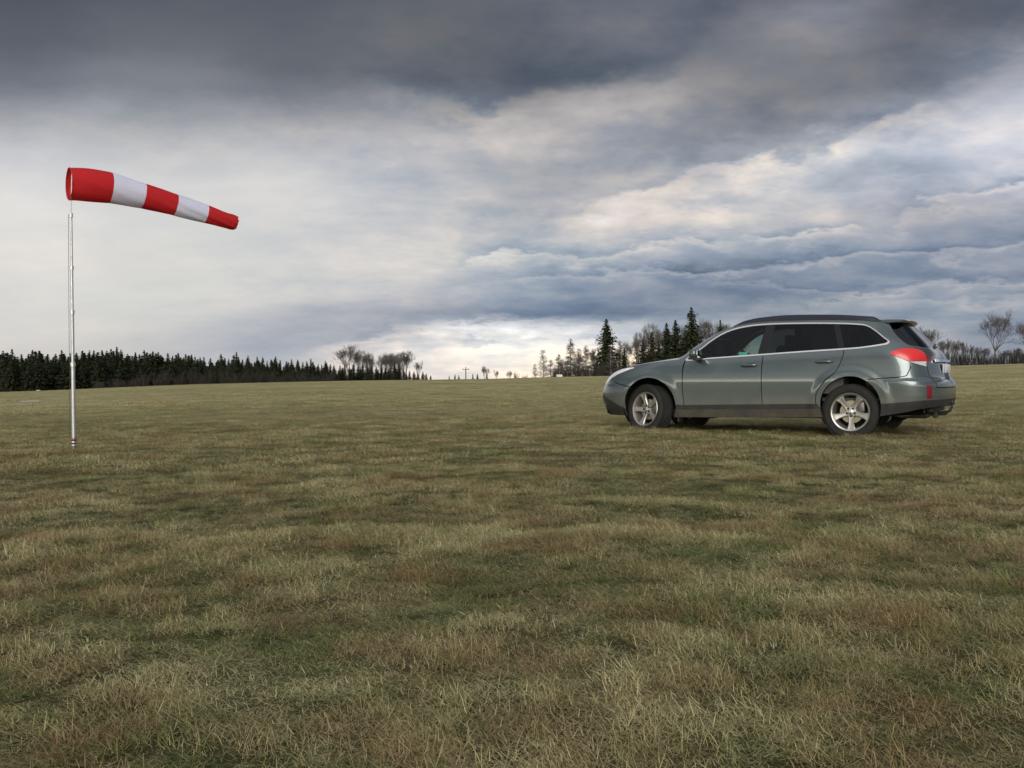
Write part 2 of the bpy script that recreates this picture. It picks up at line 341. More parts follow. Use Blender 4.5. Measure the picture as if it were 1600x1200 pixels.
# ------------------------------------------------------------------ car body surface
def pchip(X,Y):
    X=np.array(X,float);Y=np.array(Y,float);h=np.diff(X);d=np.diff(Y)/h;m=np.zeros(len(X))
    m[0]=d[0];m[-1]=d[-1]
    for i in range(1,len(X)-1):
        if d[i-1]*d[i]>0:
            a=2*h[i]+h[i-1];b=h[i]+2*h[i-1];m[i]=(a+b)/(a/d[i-1]+b/d[i])
    def f(x):
        x=np.clip(np.asarray(x,float),X[0],X[-1]);i=np.clip(np.searchsorted(X,x)-1,0,len(h)-1)
        t=(x-X[i])/h[i];t2=t*t;t3=t2*t
        return (2*t3-3*t2+1)*Y[i]+(t3-2*t2+t)*h[i]*m[i]+(-2*t3+3*t2)*Y[i+1]+(t3-t2)*h[i]*m[i+1]
    return f
XF=pchip([.15,.28,.35,.45,.55,.64,.72,.79,.86,.93,1.0,1.1,1.2,1.6],[-.84,-.88,-.92,-.955,-.96,-.94,-.905,-.86,-.78,-.67,-.52,-.38,-.32,-.22])
XR=pchip([.2,.33,.42,.5,.56,.66,.72,.755,.85,.95,1.03,1.09,1.13,1.2,1.3,1.4,1.48,1.6],[3.64,3.74,3.77,3.785,3.795,3.795,3.78,3.735,3.715,3.70,3.675,3.635,3.595,3.535,3.44,3.345,3.275,3.17])
W0=pchip([.15,.26,.35,.45,.55,.65,.73,.82,.9,.97,1.02,1.06,1.12,1.2,1.3,1.4,1.46,1.52,1.56],[.84,.862,.876,.890,.901,.909,.912,.908,.898,.884,.868,.850,.822,.782,.728,.672,.636,.590,.545])
AF,AR,NF,NR=.85,.60,2.3,3.1
SF0,SR0,LF,LR=-.10,3.20,1.35,1.22
def arctab(a,n):
    p=np.linspace(0,np.pi/2,600);u=np.sin(p)**(2/n);v=np.cos(p)**(2/n)
    L=np.concatenate([[0],np.cumsum(np.hypot(np.diff(u)*a,np.diff(v)*.9))]);return L/L[-1],u,v
TF=arctab(AF,NF);TR=arctab(AR,NR)
def smooth(a,b,x):
    t=np.clip((x-a)/(b-a),0,1);return t*t*(3-2*t)
BELT=pchip([-.3,.6,1.7,2.6,3.2,3.7],[0.0,.0,.035,.075,.11,.12])
def S(s,z):
    s=np.asarray(s,float);z=np.asarray(z,float)
    xa=XF(z)+AF;xb=XR(z)-AR
    t=(s-SF0)/(SR0-SF0);x=xa+(xb-xa)*t
    tf=np.clip((SF0-s)/LF,0,1);tr=np.clip((s-SR0)/LR,0,1)
    x=np.where(s<SF0,xa-AF*np.interp(tf,TF[0],TF[1]),x);x=np.where(s>SR0,xb+AR*np.interp(tr,TR[0],TR[1]),x)
    v=np.where(s<SF0,np.interp(tf,TF[0],TF[2]),np.where(s>SR0,np.interp(tr,TR[0],TR[2]),1.))
    zz=z-BELT(np.clip(x,-.3,3.7))*smooth(.78,1.05,z)*(1-smooth(1.15,1.5,z))
    y=W0(zz)
    # flares round the wheel arches
    rr=np.hypot(x-2.755,z-.40);y=y+.020*(1-smooth(.44,.545,rr))*(z>.2)
    rf=np.hypot(x-.05,z-.40);y=y+.010*(1-smooth(.41,.52,rf))
    y=y+.014*smooth(3.05,3.30,x)*smooth(.762,.738,z)*smooth(.30,.50,z)+.010*(1-smooth(-.5,-.25,x))*smooth(.70,.67,z)*smooth(.30,.5,z)
    return np.stack([x,-y*v,z],-1)
def SN(s,z):
    e=1e-3;a=S(np.asarray(s)+e,z)-S(np.asarray(s)-e,z);b=S(s,np.asarray(z)+e)-S(s,np.asarray(z)-e)
    n=np.cross(a,b);return n/np.maximum(np.linalg.norm(n,axis=-1,keepdims=True),1e-12)
def sx(x, z):
    """arc coordinate s of the side surface at length x, height z"""
    g = np.linspace(SF0 - LF * .93, SR0 + LR * .93, 900)
    return float(np.interp(x, S(g, np.full_like(g, z))[:, 0], g))
def xz(*pts, step=.04):
    """polyline given in side view (x, z) -> (s, z), densified"""
    out = []
    for (a, b), (c, d) in zip(pts[:-1], pts[1:]):
        n = max(1, int(math.hypot(c - a, d - b) / step))
        for k in range(n): out.append((a + (c - a) * k / n, b + (d - b) * k / n))
    out.append(pts[-1])
    return [(sx(a, b), b) for a, b in out]
def dens(pts, step=.04, closed=False):
    pts = list(pts) + ([pts[0]] if closed else []); out = []
    for (a, b), (c, d) in zip(pts[:-1], pts[1:]):
        n = max(1, int(math.hypot(c - a, d - b) / step))
        for k in range(n): out.append((a + (c - a) * k / n, b + (d - b) * k / n))
    if not closed: out.append(pts[-1])
    return out
def spl(pts, n=6, closed=False):
    """Catmull-Rom smoothing of a polyline"""
    P = np.array(pts, float); N_ = len(P); out = []
    for i in range(N_ if closed else N_ - 1):
        g = (lambda k: P[k % N_]) if closed else (lambda k: P[min(max(k, 0), N_ - 1)])
        p0, p1, p2, p3 = g(i - 1), g(i), g(i + 1), g(i + 2)
        for k in range(n):
            t = k / n
            out.append(tuple(.5 * ((2 * p1) + (-p0 + p2) * t + (2 * p0 - 5 * p1 + 4 * p2 - p3) * t * t + (-p0 + 3 * p1 - 3 * p2 + p3) * t ** 3)))
    if not closed: out.append(tuple(P[-1]))
    return out
def inpoly(P, poly):
    x, y = P[:, 0], P[:, 1]; c = np.zeros(len(P), bool); q = np.array(poly); n = len(q)
    for i in range(n):
        (x1, y1), (x2, y2) = q[i], q[(i + 1) % n]
        if y1 == y2: continue
        m = ((y1 > y) != (y2 > y)) & (x < (x2 - x1) * (y - y1) / (y2 - y1) + x1); c ^= m
    return c
def dpoly(P, line, closed=False):
    q = np.array(list(line) + ([line[0]] if closed else [])); d = np.full(len(P), 1e9)
    for a, b in zip(q[:-1], q[1:]):
        ab = b - a; L = max(ab @ ab, 1e-12); t = np.clip(((P - a) @ ab) / L, 0, 1)
        d = np.minimum(d, np.hypot(*(P - a - t[:, None] * ab).T))
    return d
def offset_line(line, w):
    q = np.array(line); t = np.gradient(q, axis=0); t /= np.maximum(np.linalg.norm(t, axis=1, keepdims=True), 1e-9)
    return [tuple(p) for p in q + np.stack([-t[:, 1], t[:, 0]], -1) * w]
def inset_poly(poly, w):
    q = np.array(poly); n = len(q); out = []
    area = .5 * sum(q[i][0] * q[(i + 1) % n][1] - q[(i + 1) % n][0] * q[i][1] for i in range(n)); sg = 1 if area > 0 else -1
    for i in range(n):
        t = q[(i + 1) % n] - q[i - 1]; t = t / max(np.linalg.norm(t), 1e-9)
        out.append(tuple(q[i] + sg * w * np.array([-t[1], t[0]])))
    return out
SA, SB_ = SF0 - LF, SR0 + LR        # nose centre, tail centre
# outlines in side view
TOPF = [(SA, .855), (-1.2, .860), (-1.0, .872), (-.86, .893), (-.74, .922)]
TOPM = spl([(-.36, .937), (-.24, .955), (0, .988), (.3, 1.020), (.50, 1.040), (.585, 1.075), (.66, 1.145), (.76, 1.226), (.86, 1.305), (1.0, 1.395), (1.16, 1.462), (1.38, 1.508), (1.7, 1.527), (2.12, 1.524), (2.5, 1.510), (2.75, 1.494), (2.98, 1.476)], 4)
TOPR = [(3.42, 1.470), (3.62, 1.466), (3.9, 1.464), (4.15, 1.463), (SB_, 1.463)]
TOPL = dens(TOPF) + xz(*TOPM, step=.03) + dens(TOPR)
BOT = dens([(SA, .262), (-.9, .262), (-.5, .262)]) + xz((-.36, .262), (.50, .252), (2.30, .276), (3.13, .305), (3.36, .345), (3.55, .39)) + dens([(3.9, .41), (SB_, .41)])
DOMAIN = BOT + TOPL[::-1]
aF = [(.055 + .388 * math.cos(a), .402 + .388 * math.sin(a)) for a in np.linspace(R(-28), R(208), 40)]
aR = [(2.757 + .368 * math.cos(a), .420 + .372 * math.sin(a)) for a in np.linspace(R(-30), R(210), 40)]
ARCHF = xz((.46, .1), *aF, (-.34, .1)); ARCHR = xz((3.11, .1), *aR, (2.38, .1))
dlo = spl([(.600, 1.012), (.640, 1.085), (.78, 1.183), (.87, 1.262), (1.01, 1.360), (1.17, 1.430), (1.40, 1.475), (1.70, 1.490), (2.12, 1.484), (2.52, 1.468), (2.74, 1.452), (2.90, 1.427), (3.03, 1.350), (3.14, 1.262), (3.205, 1.212), (3.195, 1.180), (3.13, 1.162), (2.90, 1.133), (2.67, 1.119), (2.17, 1.097), (1.71, 1.073), (1.24, 1.049), (.91, 1.032)], 5, True)
DLO = xz(*dlo, dlo[0], step=.03)[:-1]
GLASS = inset_poly(DLO, .017)
BT, BB = (1.715, 1.52), (1.655, 1.04); CT, CB = (2.515, 1.50), (2.665, 1.08)
def pillar(a, b, wl, wr): return xz((a[0] - wl, a[1]), (b[0] - wl, b[1]), step=.05) + xz((b[0] + wr, b[1]), (a[0] + wr, a[1]), step=.05)
PB = pillar(BT, BB, .085, .035); PC = pillar(CT, CB, .035, .04); PA = xz((.80, 1.0), (.80, 1.25), step=.05) + xz((.775, 1.25), (.775, 1.0), step=.05)
SAIL = xz((.55, .98), (.775, .98), (.775, 1.25), (.55, 1.25), step=.05)
seam_pts = dict(
 seamA=xz(*spl([(.575, 1.012), (.555, .92), (.548, .79), (.553, .59), (.562, .415)], 4)),
 seamB=xz(*spl([(1.655, 1.07), (1.645, .92), (1.64, .69), (1.645, .43)], 4)),
 seamC=xz(*spl([(2.670, 1.118), (2.675, 1.07), (2.64, .955), (2.575, .835), (2.465, .745), (2.375, .63), (2.338, .53), (2.34, .43)], 4)),
 hood_gap=TOPL[:0],
 bump_seamR=xz(*spl([(2.97, .748), (3.13, .762), (3.385, .782), (3.43, .83), (3.46, .905)], 4)),
 bump_seamF=xz(*spl([(-.235, .665), (-.32, .68), (-.46, .715), (-.52, .735)], 4)),
 gate_seam=dens([(3.80, .645), (3.80, .74), (3.765, .82), (3.765, .90)]) ,
 gate_seam2=dens([(3.90, 1.02), (3.80, 1.105), (3.70, 1.135)]),
 gate_low=dens([(3.80, .645), (4.1, .640), (SB_, .640)]),
)
seams = {k: v for k, v in seam_pts.items() if len(v) > 1}
HEAD = spl([(-1.02, .845), (-.86, .872), (-.70, .912), (-.56, .930), (-.47, .928), (-.56, .882), (-.66, .832), (-.76, .765), (-.84, .700), (-.93, .690), (-1.02, .720), (-1.07, .79)], 4, True)
TAILR = spl([(3.355, 1.050), (3.41, 1.085), (3.50, 1.108), (3.60, 1.117), (3.69, 1.110), (3.75, 1.085), (3.775, 1.04)], 4) + dens([(3.775, .968), (3.53, .966), (3.44, 1.010)])
TAILG = dens([(3.79, 1.035), (3.87, 1.010), (3.885, .970), (3.79, .970)], closed=True)
TAILC = dens([(3.53, .960), (3.755, .962), (3.735, .900), (3.66, .917), (3.59, .938)], closed=True)
REFL = dens([(3.64, .674), (3.71, .673), (3.72, .515), (3.65, .515)], closed=True)
FOG = spl([(-.93, .47), (-.84, .465), (-.80, .40), (-.86, .345), (-.95, .345), (-.985, .41)], 4, True)
RGLASS = spl([(3.665, 1.442), (3.64, 1.39), (3.62, 1.33), (3.62, 1.25), (3.635, 1.195), (3.68, 1.158), (3.80, 1.145), (3.95, 1.138), (4.2, 1.134), (SB_ + .02, 1.132)], 4) + [(SB_ + .02, 1.452), (4.0, 1.452), (3.78, 1.45)]
GRILLE = dens([(SA - .02, .73), (-1.16, .73), (-1.10, .66), (-1.14, .575), (SA - .02, .575)], closed=True)
GRILLE2 = dens([(SA - .02, .50), (-1.12, .50), (-1.02, .40), (-1.10, .33), (SA - .02, .33)], closed=True)
CLADF = dens([(SA, .545), (-1.0, .545)]) + xz(*spl([(-.78, .548), (-.66, .500), (-.50, .432), (-.36, .372)], 3)) + xz((-.30, .35), (-.30, .2)) + dens([(SA, .2)])
CLADM = xz((.40, .425), (.56, .418), (1.62, .435), (2.36, .447), step=.05) + xz((2.45, .2), (.40, .2), step=.1)
CLADM2 = xz((.40, .352), (.56, .356), (1.62, .371), (2.42, .382), step=.05) + xz((2.45, .2), (.40, .2), step=.1)
CLADR = xz((3.02, .452), (3.12, .452), (3.30, .466), (3.47, .482), (3.60, .494)) + dens([(3.8, .497), (4.05, .50), (SB_, .50), (SB_, .3), (3.4, .2)]) + xz((3.05, .2), (3.02, .3))
def ell(x, z, a, b, n=18): return [(sx(x + a * math.cos(t), z), z + b * math.sin(t)) for t in np.linspace(0, 2 * math.pi, n, endpoint=False)]
CUP1 = ell(1.475, .940, .062, .034); CUP2 = ell(2.44, .972, .062, .034)
OUTL = [(DOMAIN, True), (ARCHF, False), (ARCHR, False), (DLO, True), (GLASS, True), (PB, True), (PC, True), (PA, True), (HEAD, True), (TAILR, True), (TAILG, True), (TAILC, True), (REFL, True),
        (FOG, True), (RGLASS, True), (GRILLE, True), (GRILLE2, True), (CLADF, True), (CLADM, True), (CLADM2, True), (CLADR, True), (CUP1, True), (CUP2, True)]
GW = .0052
cv, ce = [], []
def addline(L, closed):
    b = len(cv); cv.extend([(float(a), float(c)) for a, c in L]); n = len(L)
    for k in range(n - (0 if closed else 1)): ce.append((b + k, b + (k + 1) % n))
for L, cl in OUTL: addline(L, cl)
for k, L in seams.items():
    for w in (GW, -GW): addline(offset_line(L, w), False)
addline(xz((.62, 1.56), (.66, 1.0))[:0] or [(0, 1.2), (0.001, 1.2)], False)
nb_ = len(cv); cvn = np.array(cv)
gs = np.arange(SA, SB_ + .001, .034); gz = np.arange(.262, 1.54, .03)
Gg = np.array([(a + (.017 if k % 2 else 0), b) for k, b in enumerate(gz) for a in gs])
segA = cvn[[e[0] for e in ce]]; segB = cvn[[e[1] for e in ce]]
keep = inpoly(Gg, DOMAIN); Gg = Gg[keep]
dmin = np.full(len(Gg), 9.)
for a, b in zip(segA, segB):
    ab = b - a; L = max(ab @ ab, 1e-12); t = np.clip(((Gg - a) @ ab) / L, 0, 1); dmin = np.minimum(dmin, np.hypot(*(Gg - a - t[:, None] * ab).T))
Gg = Gg[dmin > .010]
ov, oe, of_, _, _, _ = delaunay_2d_cdt([Vector(p) for p in list(map(tuple, cvn)) + list(map(tuple, Gg))], ce, [], 0, 1e-5)
PV = np.array([v[:] for v in ov]); TR_ = np.array([f for f in of_])
def cen(t): return PV[t].mean(1)
Ct = cen(TR_)
a2 = PV[TR_]; ar = np.abs(np.cross(a2[:, 1] - a2[:, 0], a2[:, 2] - a2[:, 0])) / 2
ok = inpoly(Ct, DOMAIN) & ~inpoly(Ct, ARCHF) & ~inpoly(Ct, ARCHR) & (ar > 1e-9); TR_ = TR_[ok]; Ct = Ct[ok]
SIDE = S(PV[:, 0], PV[:, 1]); SNRM = SN(PV[:, 0], PV[:, 1])
# orientation: triangles must face outward (towards -y on the near side)
tn = np.cross(SIDE[TR_[:, 1]] - SIDE[TR_[:, 0]], SIDE[TR_[:, 2]] - SIDE[TR_[:, 0]])
if (SNRM[:, 1]).mean() > 0: SNRM = -SNRM
flipm = (tn * SNRM[TR_].mean(1)).sum(1) < 0; TR_[flipm] = TR_[flipm][:, ::-1]
cls = np.full(len(TR_), 'body', dtype=object); taken = np.zeros(len(TR_), bool)
def claim(name, m):
    global taken
    m = m & ~taken; cls[m] = name; taken |= m
inD, inG = inpoly(Ct, DLO), inpoly(Ct, GLASS)
claim('trim', inD & ~inG)
claim('pillar', inG & inpoly(Ct, PB))
XC = S(Ct[:, 0], Ct[:, 1])[:, 0]
xB = np.interp(Ct[:, 1], [BB[1], BT[1]], [BB[0], BT[0]]); xC = np.interp(Ct[:, 1], [CB[1], CT[1]], [CB[0], CT[0]])
claim('pillar_c', inG & inpoly(Ct, PC)); claim('pillar_a', inG & inpoly(Ct, PA)); claim('sail', inG & inpoly(Ct, SAIL)); claim('glass_front', inG & (XC < xB)); claim('glass_rear', inG & (XC < xC)); claim('glass_quarter', inG)
for nme, pl in (('headlight', HEAD), ('tail_red', TAILR), ('tail_gate', TAILG), ('tail_clear', TAILC), ('reflector', REFL), ('fog', FOG), ('rear_glass', RGLASS), ('grille', GRILLE), ('grille', GRILLE2)): claim(nme, inpoly(Ct, pl))
claim('sill', inpoly(Ct, CLADM2)); claim('sill_strip', inpoly(Ct, CLADM)); claim('clad_front', inpoly(Ct, CLADF)); claim('clad_rear', inpoly(Ct, CLADR))
for k, L in seams.items(): claim('gap_' + k, dpoly(Ct, L) < GW * .98)
claim('cup_front', inpoly(Ct, CUP1)); claim('cup_rear', inpoly(Ct, CUP2))
def side_x(line, z):
    q = np.array(line); o = np.argsort(q[:, 1]); return np.interp(z, q[o, 1], q[o, 0])
zz_ = Ct[:, 1]; sC = Ct[:, 0]
bnA, bnB, bnC = side_x(seams['seamA'], zz_), side_x(seams['seamB'], zz_), side_x(seams['seamC'], zz_)
low = zz_ < np.where(XC < .62, 1.012, np.interp(XC, [.6, .91, 1.24, 1.71, 2.17, 2.67, 2.9], [1.012, 1.032, 1.049, 1.073, 1.097, 1.119, 1.133]))
claim('door_front', low & (sC > bnA) & (sC < bnB)); claim('door_rear', low & (sC > bnB) & (sC < bnC))
gseam = side_x(dens([(3.80, .64), (3.80, .74), (3.765, .82), (3.765, .96), (3.765, 1.05), (3.70, 1.135)]), zz_)
claim('tailgate', (zz_ >= .642) & (sC > np.where(zz_ > 1.135, 3.56, gseam)))
claim('bumper_rear', (zz_ < side_x([(3.0, .75)], zz_) * 0 + np.interp(XC, [2.97, 3.13, 3.385, 3.43, 3.6], [.748, .762, .782, .83, .905])) & (XC > 3.0))
claim('bumper_front', (XC < -.235) & (zz_ < np.interp(XC, [-.52, -.46, -.32, -.235], [.74, .715, .68, .665])) )

CAR = thing('car', 'grey-green estate car with dark roof rails and five-spoke alloy wheels parked on the grass', 'car', (2.3253, 14.5327, .0247), -0.56238)

# ---------------- car materials
def fn_paint(N, b):
    t = N.n('ShaderNodeTexCoord'); v = t.outputs['Object']
    sepx = N.n('ShaderNodeSeparateXYZ'); N.l(v, sepx.inputs[0])
    # road dirt thrown up along the lower body
    d = N.math('MULTIPLY', N.mapr(sepx.outputs[2], .75, .33, 0, 1, True), N.mapr(N.noise(v, 3.5, 6, .65), .25, .75, .35, 1))
    d = N.math('ADD', N.math('MULTIPLY', d, .60), N.mapr(N.noise(v, 1.6, 5, .6), .5, .8, 0, .10))
    fl = N.n('ShaderNodeTexVoronoi'); N.l(v, fl.inputs['Vector']); fl.inputs['Scale'].default_value = 900
    base = N.mix(N.mapr(N.noise(v, 400, 2), .3, .7), (.070, .090, .092), (.098, .121, .121))
    N.l(N.mix(d, base, (.17, .155, .11)), b.inputs['Base Color'])
    N.l(N.mapr(d, 0, .5, .30, .62), b.inputs['Roughness']); N.l(N.mapr(d, 0, .5, .62, .2), b.inputs['Metallic'])
    N.l(N.mapr(d, 0, .45, .9, .12), b.inputs['Coat Weight'])
    bp = N.n('ShaderNodeBump'); bp.inputs['Strength'].default_value = .05; bp.inputs['Distance'].default_value = .01
    N.l(N.noise(v, 4, 3), bp.inputs['Height']); N.l(bp.outputs[0], b.inputs['Normal']); N.l(bp.outputs[0], b.inputs['Coat Normal'])
P_paint = mat('metallic_paint', (.15, .19, .185), .3, .6, coat=.9, fn=fn_paint)
P_black = varied('black_plastic', (.012, .012, .012), (.024, .023, .020), 6, .55, .2, 300)
P_dirty = varied('dusty_sill_plastic', (.026, .024, .018), (.055, .047, .033), 5, .8)
P_gloss = mat('gloss_black', (.008, .008, .009), .35, spec=.25)
P_gap = mat('shut_line', (.004, .004, .004), .9, spec=.1)
P_chrome = mat('brushed_trim', (.58, .58, .57), .40, .75)
P_bright = mat('chrome', (.75, .75, .74), .08, 1.0)
P_rubber = varied('tyre_rubber', (.006, .006, .0055), (.017, .015, .011), 9, .85, .5, 60)
P_alloy = varied('alloy_rim', (.30, .285, .25), (.44, .43, .40), 7, .40, metal=.8)
P_disc = mat('brake_disc', (.32, .28, .20), .45, .8)
P_dark = mat('dark_void', (.006, .006, .006), .9, spec=.1)
P_int = varied('interior_fabric', (.045, .045, .044), (.075, .072, .068), 12, .85)
P_steel = mat('grey_steel', (.16, .15, .14), .5, .8)
P_rail = mat('roof_rail_paint', (.010, .014, .024), .5, .0, spec=.3)
def glass(name, tint, refl=1.0):
    m = bpy.data.materials.new(name); m.use_nodes = True; N = NT(m.node_tree)
    fr = N.n('ShaderNodeFresnel'); fr.inputs[0].default_value = 1.50
    tr = N.n('ShaderNodeBsdfTransparent'); tr.inputs[0].default_value = (*tint, 1)
    gl = N.n('ShaderNodeBsdfGlossy'); gl.inputs['Roughness'].default_value = .02; gl.inputs[0].default_value = (refl, refl, refl, 1)
    mx = N.n('ShaderNodeMixShader'); N.l(fr.outputs[0], mx.inputs[0]); N.l(tr.outputs[0], mx.inputs[1]); N.l(gl.outputs[0], mx.inputs[2])
    o = N.n('ShaderNodeOutputMaterial'); N.l(mx.outputs[0], o.inputs[0]); return m
P_glass = glass('clear_green_glass', (.40, .50, .44), .75); P_tint = glass('privacy_glass', (.060, .068, .066), .40); P_tint2 = glass('rear_screen_glass', (.10, .11, .11), .8); P_side = glass('green_side_glass', (.46, .56, .50), .45)
def lens(name, col, rough=.08, emis=None):
    def fn(N, b):
        t = N.n('ShaderNodeTexCoord'); w = N.n('ShaderNodeTexWave'); N.l(t.outputs['Object'], w.inputs[0]); w.inputs['Scale'].default_value = 22; w.bands_direction = 'Z'
        bp = N.n('ShaderNodeBump'); bp.inputs['Strength'].default_value = .15; bp.inputs['Distance'].default_value = .004
        N.l(w.outputs['Fac'], bp.inputs['Height']); N.l(bp.outputs[0], b.inputs['Normal'])
    return mat(name, col, rough, 0, coat=.3, fn=fn)
P_red = lens('red_lens', (.52, .010, .008), .3); P_dred = lens('dark_red_lens', (.15, .007, .012), .35)
P_clear = mat('clear_lens', (.62, .62, .60), .12, .35, coat=1.0)
P_head = varied('headlight_lens', (.62, .62, .64), (.95, .95, .94), 14, .25, coat=.6)

def side_panel(name, classes, m, parent, off=0., skirt=.018, side='near', mats2=None):
    """cut one panel out of the body surface; side: near, far or both"""
    sel = np.isin(cls, classes); T3 = TR_[sel]
    if len(T3) == 0: return None
    ids, inv = np.unique(T3, return_inverse=True); T3 = inv.reshape(-1, 3)
    V0 = SIDE[ids] + SNRM[ids] * off; N0 = SNRM[ids]; F = [tuple(t) for t in T3]
    ed = {}
    for t in T3:
        for a, b in ((t[0], t[1]), (t[1], t[2]), (t[2], t[0])):
            if (b, a) in ed: del ed[(b, a)]
            else: ed[(a, b)] = 1
    Vs, Ns = [V0], [N0]; n = len(V0)
    if skirt:
        ex = []
        for a, b in ed:
            k = n + 4 * len(ex); ex.append((a, b)); F.append((k + 1, k, k + 2, k + 3))
        for a, b in ex:
            p, q = V0[a], V0[b]; fn_ = np.cross(q - p, N0[a]); fn_ /= max(np.linalg.norm(fn_), 1e-9)
            Vs.append(np.array([p, q, p - N0[a] * skirt, q - N0[b] * skirt])); Ns.append(np.array([fn_] * 4))
    V, Nn = np.concatenate(Vs), np.concatenate(Ns)
    if side in ('far', 'both'):
        Vm, Nm = V * [1, -1, 1], Nn * [1, -1, 1]; Fm = [tuple(reversed(f)) for f in F]
        if side == 'far': V, Nn, F = Vm, Nm, Fm
        else: F = F + [tuple(i + len(V) for i in f) for f in Fm]; V = np.concatenate([V, Vm]); Nn = np.concatenate([Nn, Nm])
    return link(name, mesh_data(name, V, F, m, None, True, Nn), parent)

BODY = side_panel('body', ['body'], P_paint, CAR, side='both')
for k in seams: side_panel('shut_line', ['gap_' + k], P_gap, BODY, off=-.012, skirt=0, side='near'); side_panel('shut_line', ['gap_' + k], P_gap, BODY, off=-.012, skirt=0, side='far')
for sd_ in ('near', 'far'):
    sg = -1 if sd_ == 'near' else 1
    for dn, gl, gm, cup, hx, hz in (('door_front', 'glass_front', P_side, 'cup_front', 1.475, .940), ('door_rear', 'glass_rear', P_tint, 'cup_rear', 2.44, .972)):
        d = side_panel('door', [dn], P_paint, CAR, side=sd_)
        c = side_panel('handle_recess', [cup], P_paint, d, off=-.013, skirt=0, side=sd_)
        side_panel('window', [gl], gm, d, off=-.004, skirt=0, side=sd_)
        s0 = sx(hx, hz); pts = []
        for k in range(9):
            t = k / 8; xx = hx - .112 + .224 * t; b_ = S(sx(xx, hz), hz); o_ = .012 + .026 * math.sin(math.pi * t) ** .45
            pts.append((b_[0], (b_[1] - o_) * (1 if sg < 0 else -1), b_[2] + .004 * t))
        h = MB().tube(pts, [.007, .013, .015, .015, .015, .015, .015, .013, .007], 10).build('handle', P_bright if dn == 'x' else P_paint, d)
    side_panel('quarter_window', ['glass_quarter'], P_tint, CAR, off=-.004, skirt=0, side=sd_)
    for pc_ in ('pillar', 'pillar_c', 'pillar_a'): side_panel('pillar_cover', [pc_], P_gloss, CAR, off=-.003, skirt=0, side=sd_)
    side_panel('mirror_base', ['sail'], P_black, CAR, off=-.002, skirt=0, side=sd_)
    side_panel('window_trim', ['trim'], P_chrome, CAR, off=.006, skirt=.012, side=sd_)
    side_panel('headlight', ['headlight'], P_head, CAR, off=.004, side=sd_)
    side_panel('fog_lamp', ['fog'], P_bright, CAR, off=.006, side=sd_)
    tl = side_panel('taillight', ['tail_red'], P_red, CAR, off=.012, skirt=.03, side=sd_)
    side_panel('clear_lens', ['tail_clear'], P_clear, tl, off=.010, skirt=.03, side=sd_)
    side_panel('tailgate_lens', ['tail_gate'], P_dred, CAR, off=.006, side=sd_)
    side_panel('reflector', ['reflector'], P_dred, CAR, off=.004, side=sd_)
    s_ = side_panel('sill', ['sill'], P_dirty, CAR, off=.012, skirt=.03, side=sd_)
    side_panel('sill_strip', ['sill_strip'], P_black, s_, off=-.002, skirt=.02, side=sd_)
BF = side_panel('front_bumper', ['bumper_front'], P_paint, CAR, side='both')
side_panel('lower_cladding', ['clad_front'], P_black, BF, off=.004, side='both')
side_panel('grille', ['grille'], P_black, CAR, off=-.015, skirt=0, side='both')
BRr = side_panel('rear_bumper', ['bumper_rear'], P_paint, CAR, side='both')
side_panel('lower_cladding', ['clad_rear'], P_black, BRr, off=.006, side='both')
TG = side_panel('tailgate', ['tailgate'], P_paint, CAR, off=.001, side='both')
side_panel('rear_window', ['rear_glass'], P_tint2, TG, off=.001, skirt=0, side='both')

# hood, windscreen, roof: lofts between the near and far edge of the side surface
TL = np.array(TOPL); E3 = S(TL[:, 0], TL[:, 1]) + SN(TL[:, 0], TL[:, 1]) * 0
def edge_at(xs):
    o = E3[:, 0]; return np.stack([xs, np.interp(xs, o, E3[:, 1]), np.interp(xs, o, E3[:, 2])], -1)
def loft(name, edge, crown, bulge, m, parent, nv=33, thick=0., endz=None):
    """edge (n,3) on the near side; crown(n) height and bulge(n) forward shift of the middle"""
    n = len(edge); t = np.linspace(-1, 1, nv); V = np.zeros((n, nv, 3)); k = 1 - np.abs(t) ** 2.2
    V[:, :, 0] = edge[:, None, 0] - bulge[:, None] * k; V[:, :, 1] = edge[:, None, 1] * -t; V[:, :, 2] = edge[:, None, 2] + crown[:, None] * k
    F = [(i * nv + j, i * nv + j + 1, (i + 1) * nv + j + 1, (i + 1) * nv + j) for i in range(n - 1) for j in range(nv - 1)]
    a, b = V[1, 0] - V[0, 0], V[0, 1] - V[0, 0]
    me = mesh_data(name, V.reshape(-1, 3), F, m, None, True)
    bm = bmesh.new(); bm.from_mesh(me); bmesh.ops.recalc_face_normals(bm, faces=bm.faces[:])
    if sum(f.normal.z for f in bm.faces) < 0: bmesh.ops.reverse_faces(bm, faces=bm.faces[:])
    bm.to_mesh(me); bm.free(); return link(name, me, parent)
iN = np.where((TL[:, 0] <= sx(.50, 1.04) + 1e-6))[0]; hoodE = E3[iN]
hx_ = hoodE[:, 0]; hoodE = hoodE[np.concatenate([[True], np.diff(hx_) > 1e-4])]
HOODO = loft('hood', hoodE, .052 * smooth(hoodE[0, 0], hoodE[0, 0] + .5, hoodE[:, 0]), .10 * smooth(.0, .5, hoodE[:, 0]), P_paint, CAR)
wi = (E3[:, 0] >= .50) & (E3[:, 0] <= 1.36) & (TL[:, 0] < 2.5); we = E3[wi]
tt = smooth(.5, 1.36, we[:, 0]); loft('windscreen', we, .035 + .012 * tt, .26 * (1 - tt), P_glass, CAR)
ri = (E3[:, 0] >= we[-1, 0] - 1e-6) & (TL[:, 0] <= TOPR[0][0] + .001) & (TL[:, 0] > 0); re = E3[ri]
last = E3[(TL[:, 0] > TOPR[0][0])]; last = last[last[:, 0] < last[:, 0].max() + 1]
